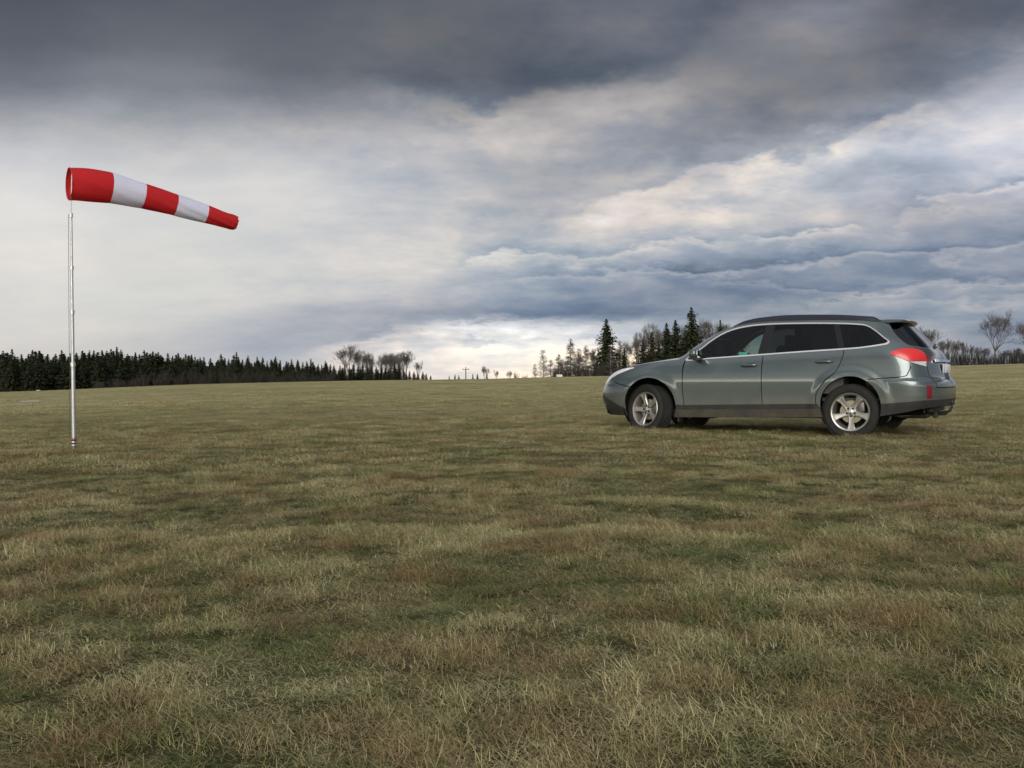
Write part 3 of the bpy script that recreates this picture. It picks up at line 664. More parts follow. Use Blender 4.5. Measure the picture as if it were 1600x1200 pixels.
roofE = np.concatenate([re, last[::2]]); o = np.concatenate([[True], np.diff(roofE[:, 0]) > 1e-5]); roofE = roofE[o]
ROOF = loft('roof', roofE, .047 * (1 - smooth(2.9, 3.27, roofE[:, 0])) + .004, 0 * roofE[:, 0], P_paint, CAR)
for sg in (-1, 1):
    xs = np.concatenate([np.linspace(1.18, 1.5, 6), np.linspace(1.7, 2.9, 8), [2.97, 3.02, 3.06]]); e = edge_at(xs); prof = []
    zb = e[:, 2] + np.array([0.004] + [.012] * 16); zt = e[:, 2] + np.interp(xs, [1.18, 1.30, 1.5, 1.9, 2.6, 3.0, 3.06], [.012, .040, .057, .070, .066, .056, .012])
    V = []; 
    for k in range(len(xs)):
        yy = abs(e[k, 1]) + .004
        for dy, zq in ((0, zb[k] - .02), (0.002, (zb[k] + zt[k]) / 2), (-.010, zt[k] - .004), (-.022, zt[k]), (-.036, zt[k] - .004), (-.046, (zb[k] + zt[k]) / 2), (-.046, zb[k] - .02)): V.append((xs[k], sg * (yy + dy), zq))
    F = [(i * 7 + j, i * 7 + (j + 1) % 7, (i + 1) * 7 + (j + 1) % 7, (i + 1) * 7 + j) for i in range(len(xs) - 1) for j in range(7)] + [tuple(range(7)), tuple((len(xs) - 1) * 7 + j for j in reversed(range(7)))]
    MB().add(V, F).build('roof_rail', P_rail, CAR)
# spoiler over the rear window
V = []; ys = np.sin(np.linspace(-math.pi / 2, math.pi / 2, 25)); prof = [(3.03, 1.500), (3.14, 1.5005), (3.24, 1.497), (3.315, 1.487), (3.338, 1.470), (3.330, 1.452), (3.29, 1.440), (3.20, 1.445), (3.10, 1.45)]
for y in ys:
    pull = abs(y) ** 4
    for k, (px_, pz_) in enumerate(prof):
        xx = px_ - (.06 * abs(y) ** 3 if px_ > 3.1 else 0); wy = .60 if px_ < 3.2 else .575
        zc_ = 1.470; V.append((xx - .05 * abs(y) ** 16, wy * y, zc_ + (pz_ - zc_) * (1 - .8 * abs(y) ** 10) - .012 * pull + .012 * (1 - y * y)))
K = len(prof); F = [(i * K + j, i * K + (j + 1) % K, (i + 1) * K + (j + 1) % K, (i + 1) * K + j) for i in range(24) for j in range(K)] + [tuple(range(K)), tuple(24 * K + j for j in reversed(range(K)))]
SPO = MB().add(V, F).build('spoiler', P_paint, CAR)
MB().box((3.336, 0, 1.478), (.012, .36, .018), bev=.003).build('brake_light', P_dred, SPO)
# tailgate garnish, plate, wiper
def rear_strip(name, z0, z1, ymax, off, m, parent, th=.012):
    V = []; n = 21; ss = np.linspace(SB_ - ymax / .9 * .75, SB_, n)
    pts = []
    for z in (z0, z1):
        for s in ss: p = S(s, z) + np.array([off, 0, 0]); pts.append(p)
    A = np.array(pts).reshape(2, n, 3); full = np.concatenate([A, (A * [1, -1, 1])[:, ::-1][:, 1:]], 1); m_ = full.shape[1]
    back = full - [th, 0, 0]; V = np.concatenate([full.reshape(-1, 3), back.reshape(-1, 3)]); F = []
    for j in range(m_ - 1):
        F += [(j, j + 1, m_ + j + 1, m_ + j), (2 * m_ + j, 3 * m_ + j, 3 * m_ + j + 1, 2 * m_ + j + 1), (j, 2 * m_ + j, 2 * m_ + j + 1, j + 1), (m_ + j, m_ + j + 1, 3 * m_ + j + 1, 3 * m_ + j)]
    F += [(0, m_, 3 * m_, 2 * m_), (m_ - 1, 3 * m_ - 1, 4 * m_ - 1, 2 * m_ - 1)]
    return MB().add(V, F).build(name, m, parent)
rear_strip('garnish', .957, .990, .60, .030, P_bright, TG)
pl_ = MB().box((3.728, 0, .875), (.012, .52, .11), bev=.003).build('number_plate', mat('plate_white', (.7, .7, .66), .4), TG)
MB().box((3.7355, -.243, .875), (.0035, .028, .104), bev=.001).build('plate_band', mat('plate_blue', (.02, .05, .3), .4), pl_)
MB().tube([(3.585, .0, 1.152), (3.575, .12, 1.17), (3.535, .38, 1.20)], [.012, .009, .006], 8).build('wiper', P_black, TG)
MB().box((3.59, 0, 1.145), (.045, .07, .028), bev=.01).build('wiper_cap', P_black, TG)
MB().box((3.55, 0, .80), (.30, .8, .10)).build('gate_lining', P_dark, TG)
# door mirrors
for sg in (-1, 1):
    bm = bmesh.new(); bmesh.ops.create_icosphere(bm, subdivisions=3, radius=1)
    for v in bm.verts:
        x, y, z = v.co; bx = math.copysign(abs(x) ** .8, x); by = math.copysign(abs(y) ** .7, y); bz = math.copysign(abs(z) ** .7, z)
        v.co = Vector((.775 + .085 * bx * (1 if bx < 0 else .55), sg * (.985 + .105 * by), 1.098 + .068 * bz - .012 * y * sg))
    me = bpy.data.meshes.new('mirror'); bm.to_mesh(me); bm.free(); me.polygons.foreach_set('use_smooth', [True] * len(me.polygons)); me.materials.append(P_chrome if False else P_paint)
    mo = link('mirror', me, CAR)
    MB().box((.79, sg * .905, 1.045), (.07, .10, .045), bev=.015).box((.80, sg * .985, 1.035), (.09, .15, .035), bev=.012).build('mirror_foot', P_black, mo)
    MB().box((.824, sg * .985, 1.10), (.01, .17, .10), bev=.004).build('mirror_glass', mat('mirror_silver', (.5, .52, .55), .05, 1.0), mo)
# underbody, wells, interior
ub = MB().box((1.42, 0, .31), (2.2, 1.62, .10)).box((-.42, 0, .33), (.62, 1.25, .10)).box((3.32, 0, .44), (.70, 1.25, .10)).box((1.4, 0, .36), (4.2, .9, .12))
for wx, wr in ((.055, .41), (2.757, .39)):
    for sg in (-1, 1):
        n = 24; V = []; 
        for k in range(n + 1):
            a = R(-35) + R(250) * k / n
            for y in (.875, .40): V.append((wx + wr * math.cos(a), sg * y, .41 + wr * math.sin(a)))
        V.append((wx, sg * .40, .41)); F = [(2 * k, 2 * k + 1, 2 * k + 3, 2 * k + 2) for k in range(n)] + [(2 * k + 1, 2 * n + 2, 2 * k + 3) for k in range(n)]
        ub.add(V, F)
ub.build('underbody', P_dark, CAR, smooth=False)
MB().box((3.25, .35, .30), (.45, .26, .14), bev=.05).tube([(2.9, .2, .28), (3.3, .4, .27), (3.66, .45, .30)], .03).box((2.745, 0, .30), (.12, 1.3, .08), bev=.02).tube([(3.1, -.25, .33), (3.15, -.05, .27), (3.3, .0, .28)], .02).box((3.47, -.22, .345), (.09, .10, .06), bev=.01).build('exhaust', P_steel, CAR)
MB().tube([(3.35, 0, .36), (3.48, 0, .325), (3.60, 0, .305), (3.71, 0, .312), (3.765, 0, .345), (3.785, 0, .39), (3.79, 0, .425)], [.022, .020, .018, .018, .018, .016, .013], 10).build('tow_bar', P_black, CAR)
bm = bmesh.new(); bmesh.ops.create_uvsphere(bm, u_segments=16, v_segments=12, radius=.029, matrix=Matrix.Translation((3.79, 0, .452))); me = bpy.data.meshes.new('tow_ball'); bm.to_mesh(me); bm.free(); me.polygons.foreach_set('use_smooth', [True] * len(me.polygons)); me.materials.append(P_black); link('tow_ball', me, CAR)
MB().box((3.60, .0, .365), (.07, .9, .06), bev=.015).box((3.62, -.17, .30), (.05, .045, .09), bev=.01).build('tow_bracket', P_black, CAR)
# mud flap edge behind the front wheels
for sg in (-1, 1): MB().box((.475, sg * .80, .27), (.02, .17, .17), bev=.004).build('mud_flap', P_black, CAR)
INT = MB().box((1.9, 0, .50), (2.9, 1.5, .04)).box((.86, 0, .90), (.42, 1.52, .22), bev=.06).box((3.15, 0, .80), (.55, 1.2, .5)).box((1.25, 0, .62), (.7, .22, .3), bev=.03)
INT.build('dashboard', P_int, CAR)
for sg in (-1, 1): MB().box((1.6, sg * .78, .78), (2.1, .05, .42), bev=.01).build('door_lining', P_int, CAR)
sw = MB(); th = np.linspace(0, 2 * math.pi, 25)
sw.tube([(1.13 + .07 * math.sin(a), -.37 + .18 * math.cos(a), .98 + .17 * math.sin(a)) for a in th], .016, 8, caps=False).box((1.11, -.37, .97), (.05, .30, .06), bev=.01)
sw.build('steering_wheel', P_int, CAR)
def seat(x, y, w_, h_):
    s_ = MB().box((x, y, .62), (.50, w_, .16), bev=.05).box((x + .32, y, .90), (.15, w_, h_), rot=[[math.cos(.28), 0, math.sin(.28)], [0, 1, 0], [-math.sin(.28), 0, math.cos(.28)]], bev=.05)
    o = s_.build('car_seat', P_int, CAR)
    for yy in ((0,) if w_ < .6 else (-.42, .42)): MB().box((x + .44, y + yy, 1.255), (.09, .25, .17), bev=.035).tube([(x + .42, y + yy, 1.1), (x + .43, y + yy, 1.2)], .03).build('headrest', P_int, o)
seat(1.42, -.37, .5, .62); seat(1.42, .37, .5, .62); seat(2.28, 0, 1.30, .60)

# ---------------- wheels
def make_wheel(name_):
    w = thing(name_, None, None); w.parent = CAR
    Rt, Rr = .345, .232
    prof = [(Rr - .004, -.075), (Rr + .006, -.098), (Rr + .030, -.108), (.285, -.116), (.312, -.113), (.330, -.100), (.338, -.088), (Rt - .002, -.078)]
    for g in (-.045, 0, .045): prof += [(Rt, g - .012), (Rt - .007, g - .007), (Rt - .007, g + .007), (Rt, g + .012)]
    prof += [(Rt - .002, .078), (.338, .088), (.330, .100), (.312, .113), (.285, .116), (Rr + .030, .108), (Rr + .006, .098), (Rr - .004, .075)]
    ty = MB().lathe(prof, 72)
    for k in range(60):       # tread blocks on the shoulders
        a = 2 * math.pi * k / 60
        for yy in (-.082, .082):
            c, s_ = math.cos(a), math.sin(a); rot = np.array([[c, 0, -s_], [0, 1, 0], [s_, 0, c]])
            ty.box((c * (Rt - .004), yy, s_ * (Rt - .004)), (.016, .040, .020), rot=rot)
    for rr in (.262, .300): ty.lathe([(rr - .004, -.1145), (rr, -.1175), (rr + .004, -.1145)], 60)
    ty = ty.build('tyre', P_rubber, w)
    rim = MB().lathe([(Rr - .006, -.082), (Rr, -.094), (Rr + .007, -.101), (Rr + .002, -.106), (Rr - .012, -.100), (Rr - .018, -.086), (Rr - .026, -.060), (Rr - .034, .02), (Rr - .03, .085), (Rr - .004, .09)], 72)
    for k in range(5):
        a0 = R(-90) + k * 2 * math.pi / 5; c, s_ = math.cos(a0), math.sin(a0)
        rs = [.045, .075, .110, .150, .185, .205, .217]; ws = [.034, .031, .029, .033, .042, .051, .060]; ys_ = [-.066, -.068, -.072, -.080, -.088, -.093, -.094]
        V = []
        for r_, w_, y_ in zip(rs, ws, ys_):
            for tt_, yo in ((-w_, .008), (-w_ * .72, 0), (0, .004), (w_ * .72, 0), (w_, .008), (w_ * .9, .036), (-w_ * .9, .036)):
                V.append((c * r_ - s_ * tt_, y_ + yo, s_ * r_ + c * tt_))
        K = 7; F = [(i * K + j, i * K + (j + 1) % K, (i + 1) * K + (j + 1) % K, (i + 1) * K + j) for i in range(len(rs) - 1) for j in range(K)] + [tuple(range(K)), tuple((len(rs) - 1) * K + j for j in reversed(range(K)))]
        rim.add(V, F)
    rim.lathe([(.0, -.069), (.040, -.069), (.066, -.064), (.074, -.050), (.074, -.01), (0, -.01)], 40)
    rim = rim.build('rim', P_alloy, w, angle=30)
    cap = MB().lathe([(0, -.083), (.020, -.082), (.030, -.077), (.032, -.066)], 24).build('centre_cap', mat('cap_silver', (.6, .59, .54), .3, .9), rim)
    for k in range(5):
        a = R(-90) + k * 2 * math.pi / 5; MB().lathe([(0, -.0735), (.0125, -.0735), (.0135, -.066)], 12, ctr=(.050 * math.cos(a), 0, .050 * math.sin(a))).build('lug_nut', P_dark, rim)
    disc = MB().lathe([(.07, -.010), (.075, -.024), (.142, -.024), (.142, .0), (.07, .0)], 48).build('brake_disc', P_disc, w)
    MB().lathe([(0, -.02), (.07, -.034), (.075, .02), (.20, .03), (.20, .06), (0, .06)], 32).build('hub', P_dark, w)
    MB().box((.12, -.02, .06), (.09, .07, .14), bev=.02).build('brake_caliper', P_steel, w)
    return w
def dup_tree(o, parent):
    c = o.copy(); COL.objects.link(c); c.parent = parent
    for ch in list(o.children): dup_tree(ch, c)
    return c
w0 = make_wheel('wheel')
w0.location = (2.745, -.752, .345); w0.rotation_euler = (0, R(-2), 0)
for x, y, steer, spin in ((0.0, -.752, -21, 18), (0.0, .752, -21, 40), (2.745, .752, 0, 10)):
    w = dup_tree(w0, CAR); w.location = (x, y, .345); w.rotation_mode = 'ZYX'
    w.rotation_euler = (0, R(spin), R(steer) + (math.pi if y > 0 else 0))
# small turquoise card at the foot of the driver's window
cd = thing('parking_card', 'small turquoise card propped at the bottom of the front side window of the car', 'card', (0, 0, 0))
m4 = Matrix.Translation(CAR.location) @ Matrix.Rotation(CAR.rotation_euler.z, 4, 'Z')
cme = MB().box((0, 0, 0), (.115, .004, .095), bev=.001).build('parking_card', mat('turquoise_card', (.22, .85, .90), .5))
COL.objects.unlink(cd); bpy.data.objects.remove(cd); cme.name = 'parking_card'
cme.matrix_world = m4 @ Matrix.Translation((1.335, -.735, 1.075)) @ Matrix.Rotation(R(-14), 4, 'X')
tag(cme, 'small turquoise card propped at the bottom of the front side window of the car', 'card')
# ------------------------------------------------------------------ windsock on its telescopic mast
def ray_dir(px, py):
    u_, v_ = (px - 800) / FPX, -(py - 600) / FPX
    d = u_ * rx + v_ * ux + fw; return d / np.linalg.norm(d)
def at_depth(px, py, dep):
    d = ray_dir(px, py); return EYE + d * (dep / d[1])
def at_ground(px, py):
    d = ray_dir(px, py); t = 1.0
    for _ in range(4000):
        p = EYE + d * t
        if p[2] <= float(ground(p[0], p[1])): return p
        t += max(.02, t * .003)
    return p
base = at_ground(115.5, 699); BX, BY = base[0], base[1]; BZ = float(ground(BX, BY))
WS = thing('windsock', 'red and white striped windsock streaming to the right from a slim silver telescopic mast', 'windsock', (BX, BY, BZ))
P_alu = varied('silver_tube', (.40, .41, .42), (.52, .52, .52), 14, .42, metal=.7)
P_band = mat('tape_black', (.03, .03, .03), .6); P_bandr = mat('tape_red', (.35, .03, .03), .6)
def h_at(y): return at_depth(113, y, BY)[2] - BZ
hs = [h_at(y) for y in (690, 568, 486, 417, 335)]; rr_ = [.0225, .0190, .0158, .0132]
lean = lambda h: 0.0 * h
for k in range(4):
    MB().tube([(lean(hs[k]), 0, hs[k] - .02), (lean(hs[k + 1]), 0, hs[k + 1])], rr_[k], 20).build('mast_section', P_alu, WS)
for k in (1, 2, 3, 4):
    r_ = rr_[k - 1]; MB().lathe([(r_ - .002, hs[k] - .035), (r_ + .006, hs[k] - .035), (r_ + .007, hs[k] + .012), (r_ - .006, hs[k] + .018)], 20, axis='z', ctr=(lean(hs[k]), 0, 0)).build('collar', P_chrome, WS)
hb = MB(); 
for k, (a, b, m_) in enumerate([(-.1, .015, 0), (.018, .032, 2), (.034, .052, 1), (.054, .068, 2), (.070, .088, 1), (.09, .105, 3)]):
    hb.lathe([(.0, a), (.028, a), (.028, b), (0, b)], 20, axis='z', m=m_)
hb.build('base_socket', [P_steel, P_band, P_chrome, P_bandr], WS)
top = h_at(262); MB().tube([(0, 0, hs[4]), (.004, 0, hs[4] + .2), (.018, 0, top)], .0064, 10).build('swivel_rod', P_alu, WS)
MB().tube([(lean(.1) - .035, -.02, .1), (lean(1.6) - .03, -.02, 1.6), (lean(hs[4]) - .022, -.02, hs[4])], .0025, 6).build('halyard', P_band, WS)
# the sock: centre line in (distance along, height)
adir = np.array([math.cos(R(35)), math.sin(R(35)), 0]); side = np.array([-adir[1], adir[0], 0])
cl = [(112, 287, 25.0), (140, 289, 25.6), (177, 293.5, 23.6), (202, 300, 21.2), (227, 306, 19.4), (252, 313, 18.0), (277, 320.5, 16.8), (301, 327.5, 15.2), (325, 334.5, 13.6), (347, 341.5, 12.2), (366, 347.5, 10.6), (372, 349.3, 9.2)]
P3, RD = [], []
for px, py, rp in cl:
    q_ = (px - 800) / FPX; Ls = (q_ * BY - BX) / (adir[0] - q_ * adir[1]); x, y = BX + adir[0] * Ls, BY + adir[1] * Ls
    z = at_depth(px, py, y)[2]; P3.append((x - BX, y - BY, z - BZ)); RD.append(rp / FPX * y)
P3 = np.array(P3); RD = np.array(RD)
tl_ = np.linspace(0, len(P3) - 1, 67); PC3 = np.stack([np.interp(tl_, range(len(P3)), P3[:, i]) for i in range(3)], -1); RC = np.interp(tl_, range(len(P3)), RD)
for _ in range(3): PC3[1:-1] = (PC3[:-2] + PC3[1:-1] * 2 + PC3[2:]) / 4; RC[1:-1] = (RC[:-2] + RC[1:-1] * 2 + RC[2:]) / 4
pxs = np.interp(tl_, range(len(cl)), [c[0] for c in cl]); nA = 48; V = []; rs_ = np.random.default_rng(4)
folds = [(rs_.uniform(0, 6.28), rs_.integers(3, 9), rs_.uniform(.2, 1)) for _ in range(7)]
for i in range(67):
    t = PC3[min(i + 1, 66)] - PC3[max(i - 1, 0)]; t /= np.linalg.norm(t); a = np.cross(t, [0, 0, 1]); a /= np.linalg.norm(a); b = np.cross(a, t)
    seam = min(abs(pxs[i] - s_) for s_ in (177, 227, 277, 325)); pinch = .012 * math.exp(-(seam / 3.0) ** 2)
    for k in range(nA):
        q_ = 2 * math.pi * k / nA
        w_ = sum(am * math.sin(n_ * q_ + ph + i * .045 * n_) for ph, n_, am in folds) * .0030 * (.5 + i / 66) * (1 + 2.2 * math.exp(-i / 2.2)) * (1.6 if i > 58 else 1)
        rad_ = RC[i] * (1 - pinch) * (1 - .012 * math.cos(2 * q_)) + w_
        V.append(PC3[i] + rad_ * (math.cos(q_) * a + math.sin(q_) * b))
F = []; mi = []
for i in range(66):
    xm = (pxs[i] + pxs[i + 1]) / 2; m_ = 0 if xm < 177 or 227 < xm < 277 or xm > 325 else 1
    for k in range(nA): F.append((i * nA + k, i * nA + (k + 1) % nA, (i + 1) * nA + (k + 1) % nA, (i + 1) * nA + k)); mi.append(m_)
def cloth(name, col, trans):
    def fn(N, b):
        t = N.n('ShaderNodeTexCoord'); bp = N.n('ShaderNodeBump'); bp.inputs['Strength'].default_value = .35; bp.inputs['Distance'].default_value = .01
        mp = N.n('ShaderNodeMapping'); N.l(t.outputs['Object'], mp.inputs[0]); mp.inputs['Scale'].default_value = (2, 2, 9)
        N.l(N.noise(mp.outputs[0], 3, 5, .6), bp.inputs['Height']); N.l(bp.outputs[0], b.inputs['Normal'])
        tr = N.n('ShaderNodeBsdfTranslucent'); tr.inputs[0].default_value = (*trans, 1); mx = N.n('ShaderNodeMixShader'); mx.inputs[0].default_value = .35
        o = [n for n in N.nt.nodes if n.type == 'OUTPUT_MATERIAL'][0]; N.l(b.outputs[0], mx.inputs[1]); N.l(tr.outputs[0], mx.inputs[2]); N.l(mx.outputs[0], o.inputs[0])
    return mat(name, col, .75, spec=.2, fn=fn)
P_sred = cloth('red_nylon', (.52, .022, .026), (.65, .03, .03)); P_swht = cloth('white_nylon', (.70, .72, .86), (.7, .72, .80))
link('sock', mesh_data('sock', V, F, [P_sred, P_swht], mi, True), WS)
a = np.cross(adir, [0, 0, 1]); MB().tube([PC3[0] + RC[0] * .985 * (math.cos(q_) * a + math.sin(q_) * np.array([0, 0, 1.])) for q_ in np.linspace(0, 2 * math.pi, 33)], .006, 6, caps=False).build('hoop', P_bandr, WS)

# white runway markers lying on the far grass
M_white = varied('white_board', (.36, .37, .33), (.52, .52, .48), 3, .7)
for (px, py, wpx, hm, lab) in ((874, 586.5, 9, .30, 'white runway marker board on the field crest below the bare larches'),
                               (49, 627, 28, .025, 'long flat white runway marker lying on the grass left of the windsock mast'),
                               (60, 609, 5, .08, 'small white runway marker at the foot of the dark forest, left of the mast')):
    d = ray_dir(px, py); rr0 = None
    for r0 in np.arange(20, 140, .5):
        p = EYE + d * (r0 / math.hypot(d[0], d[1]))
        if p[2] < float(ground(p[0], p[1])) + .02: rr0 = r0; break
    if rr0 is None: rr0 = 126.
    p = EYE + d * (rr0 / math.hypot(d[0], d[1])); zg = float(ground(p[0], p[1])); w_ = wpx / FPX * rr0
    mk = MB().add([(-w_ / 2, -.25, 0), (w_ / 2, -.25, 0), (w_ / 2, .25, 0), (-w_ / 2, .25, 0), (-w_ / 2, -.03, hm), (w_ / 2, -.03, hm), (w_ / 2, .03, hm), (-w_ / 2, .03, hm)], [(0, 1, 5, 4), (1, 2, 6, 5), (2, 3, 7, 6), (3, 0, 4, 7), (4, 5, 6, 7), (3, 2, 1, 0)]).build('runway_marker', M_white, None, smooth=False)
    mk.location = (p[0], p[1], zg + .02); tag(mk, lab, 'marker')
# ------------------------------------------------------------------ trees
def leafmat(name, c1, c2, scale=.8):
    def fn(N, b):
        t = N.n('ShaderNodeTexCoord'); oi = N.n('ShaderNodeObjectInfo')
        c = N.mix(N.mapr(N.noise(t.outputs['Object'], scale, 4, .6), .35, .65), c1, c2)
        c = N.mix(N.math('MULTIPLY', oi.outputs['Random'], .35), c, (.035, .03, .016)); N.l(c, b.inputs['Base Color'])
    return mat(name, c1, .85, spec=.15, fn=fn)
M_spruce = leafmat('spruce_needles', (.010, .016, .007), (.030, .040, .016)); M_spruce2 = leafmat('brown_spruce_needles', (.040, .030, .014), (.065, .055, .025))
M_bark = varied('dark_bark', (.035, .027, .02), (.07, .055, .042), 2, .9); M_twig = varied('bare_twigs', (.050, .043, .038), (.095, .082, .070), .6, .9)
M_birch = varied('pale_birch_bark', (.16, .14, .12), (.34, .31, .28), 1.5, .8); M_twigp = varied('purple_twigs', (.052, .042, .041), (.095, .076, .070), .6, .9)
M_scrub = varied('scrub_twigs', (.018, .0145, .011), (.036, .029, .022), .6, .9)
M_green = varied('mossy_bark', (.05, .05, .025), (.10, .085, .05), 1.2, .9)
def prism_segments(seg, k=3):
    """seg rows: x0 y0 z0 x1 y1 z1 r0 r1 -> thin prisms"""
    seg = np.array(seg, float); A, B = seg[:, :3], seg[:, 3:6]; d = B - A; d /= np.maximum(np.linalg.norm(d, axis=1, keepdims=True), 1e-9)
    up = np.where(np.abs(d[:, 2:3]) > .9, [[1., 0, 0]], [[0, 0, 1.]]); a = np.cross(d, up); a /= np.linalg.norm(a, axis=1, keepdims=True); b = np.cross(d, a); V = []
    for P, r in ((A, seg[:, 6:7]), (B, seg[:, 7:8])):
        for i in range(k): q = 2 * math.pi * i / k; V.append(P + r * (math.cos(q) * a + math.sin(q) * b))
    V = np.stack(V, 1).reshape(-1, 3); n = len(seg); o = np.arange(n)[:, None] * 2 * k
    Q = np.concatenate([o + np.array([[i, (i + 1) % k, k + (i + 1) % k, k + i]]) for i in range(k)], 0); return V, Q
def spruce_mesh(h, R0, rg, n_wh, leaf, z0=.06, ragged=.25, power=.85):
    seg = [(0, 0, 0, 0, 0, h * .5, .018 * h, .011 * h), (0, 0, h * .5, 0, 0, h * .97, .011 * h, .002 * h)]; V, Fq = [], []; b0 = 0
    for w in range(n_wh):
        f = w / (n_wh - 1); z = h * (z0 + (1 - z0) * f) ; r = R0 * ((1 - f) ** power) * (1 + rg.uniform(-ragged, ragged)) + .012 * h
        nb_ = int(rg.integers(8, 12)) if f < .9 else 6; ph = rg.uniform(0, 6.28)
        for k in range(nb_):
            a = ph + 2 * math.pi * k / nb_ + rg.uniform(-.25, .25); rr0 = r * rg.uniform(.65, 1.15); droop = .30 * (1 - f) * rr0 + .02; dx, dy = math.cos(a), math.sin(a)
            seg.append((0, 0, z, dx * rr0 * .9, dy * rr0 * .9, z - droop * .6, .003 * h, .001 * h))
            m = max(2, int(rr0 / (leaf * .30)))
            for q in range(m):
                t = (q + rg.uniform(.2, 1)) / m; c = np.array([dx * rr0 * t, dy * rr0 * t, z - droop * t * t + (.10 * rr0 * t if t > .7 else 0) + rg.normal(0, .07 * leaf)])
                s = leaf * rg.uniform(.6, 1.15) * (1.15 - .45 * t) * (1 - .38 * f); tang = np.array([-dy, dx, rg.uniform(-.5, .1)]) ; outd = np.array([dx, dy, rg.uniform(-.9, .25)])
                sw = rg.uniform(.6, 1.2)
                P = [c - tang * s * .5 * sw, c + outd * s * .55 + tang * s * .12, c + tang * s * .5 * sw, c - outd * s * .5 + np.array([0, 0, s * .18])]
                V += P; Fq.append((b0, b0 + 1, b0 + 2, b0 + 3)); b0 += 4
    tv, tq = prism_segments(seg, 5)
    return fast_mesh('trunk', tv, tq, M_bark), np.array(V), np.array(Fq)
def plant_tree(name, trunk_me, crown_me, px, dist, top_y, h0, label, cat='tree', group=None, sink=.3, wscale=1.0, rot=None):
    a = math.atan((px - 800) / FPX); x, y = dist * math.sin(a), dist * math.cos(a); zg = float(ground(x, y)) - sink
    top = at_depth(px, top_y, y)[2]; s = max(.05, (top - zg) / h0)
    o = thing(name, label, cat, (x, y, zg), rot if rot is not None else rng.uniform(0, 6.28), group); o.scale = (s * wscale, s * wscale, s)
    link('trunk', trunk_me, o); link('crown', crown_me, o); return o
SPR = []
for k in range(6):
    rg = np.random.default_rng(100 + k); tm, v, q = spruce_mesh(14, (3.6, 3.2, 4.0, 3.4, 3.7, 3.0)[k], rg, 26, 1.25, z0=.03, ragged=.2 + .04 * k, power=(.8, .7, .9, .75, .65, .8)[k])
    SPR.append((tm, fast_mesh('crown', v, q, M_spruce)))
SPRN = []
for k in range(4):
    rg = np.random.default_rng(200 + k); tm, v, q = spruce_mesh(14, (4.3, 3.8, 4.4, 3.4)[k], rg, 36, 1.05, z0=.05, ragged=.38, power=(.62, .75, .7, .6)[k])
    SPRN.append((tm, fast_mesh('crown', v, q, M_spruce2 if k == 3 else M_spruce)))
# the forest wall on the left: every front tree placed from its top
tops = [(5,551),(20,549),(35,556),(45,556),(52,550),(62,551),(75,556),(88,556),(98,550),(110,555),(120,554),(130,551),(141,550),(148,551),(160,550),(167,551),(174,549),(183,545),(190,549),(200,556),(212,553),(219,556),(226,550),(240,552),(247,553),(262,555),(270,558),(278,554),(290,556),(300,557),(306,560),(313,561),(320,560),(330,562),(346,556),(352,562),(358,563),(369,553),(374,560),(380,564),(389,559),(398,568),(403,560),(411,561),(418,566),(424,564),(431,560),(438,565),(448,567),(456,564),(466,564),(473,568),(480,567),(487,563),(497,571),(503,572),(509,566),(516,571),(523,572),(531,573),(538,572)]
special = {183: 'tallest pointed spruce in the forest wall between the mast and the left bare trees', 369: 'tall spruce standing above its neighbours towards the right half of the dark forest', 346: 'broad dark spruce just left of the tall one in the right half of the forest', 487: 'slim pointed spruce near the right end of the dark forest wall', 431: 'double-topped looking spruce in the right third of the dark forest', 20: 'tall spruce close to the left edge of the picture in the forest wall', 52: 'tall spruce between the left picture edge and the windsock mast'}
FG = 'dark spruces of the forest wall on the left'
for k, (px, ty) in enumerate(tops):
    tm, cm = SPR[k % 6]; D = 235 + 20 * math.sin(px * .9) + px * .05
    plant_tree('spruce_tree', tm, cm, px + rng.uniform(-1, 1), D, ty - 1.5, 14, special.get(px, 'dark spruce in the closed forest wall behind the field on the left'), group=FG, wscale=rng.uniform(.85, 1.15))
for row, (D, dy, st) in enumerate(((262, 2.5, 6.5), (218, 11, 8.0), (285, 4.5, 7.5))):
    for px in np.arange(-4, 540, st):
        ty = np.interp(px, [p[0] for p in tops], [p[1] for p in tops]); tm, cm = SPR[rng.integers(6)]
        plant_tree('spruce_tree', tm, cm, px + rng.uniform(-2, 2), D + rng.uniform(-6, 6), ty + dy + rng.uniform(-3, 7), 14, 'dark spruce in the closed forest wall behind the field on the left', group=FG, wscale=rng.uniform(1.25, 1.8))
ORD = 'first second third fourth fifth sixth seventh eighth ninth tenth eleventh twelfth thirteenth fourteenth fifteenth sixteenth seventeenth eighteenth nineteenth twentieth twenty-first twenty-second twenty-third twenty-fourth twenty-fifth twenty-sixth'.split()
LOW = [(546,574),(553,570),(560,572),(567,569),(574,571),(581,570),(588,573),(596,570),(603,574),(610,572),(617,567),(624,569),(631,577),(640,580),(647,581),(653,582),(661,581),(666,584),(673,587),(549,577),(577,576),(607,577),(591,578),(563,577),(620,577),(635,583)]
rank_ = {k: r_ for r_, k in enumerate(sorted(range(len(LOW)), key=lambda q_: LOW[q_][0]))}
for k, (px, ty) in enumerate(LOW):
    tm, cm = SPR[(k * 5) % 6]
    plant_tree('spruce_tree', tm, cm, px, 225 + 3 * (k % 5), ty, 14, (ORD[rank_[k]] + ' from the left of the low dark spruces in front of the rounded bare trees'), group='low spruces before the left bare trees', wscale=1.35 if k < 18 else 1.6)

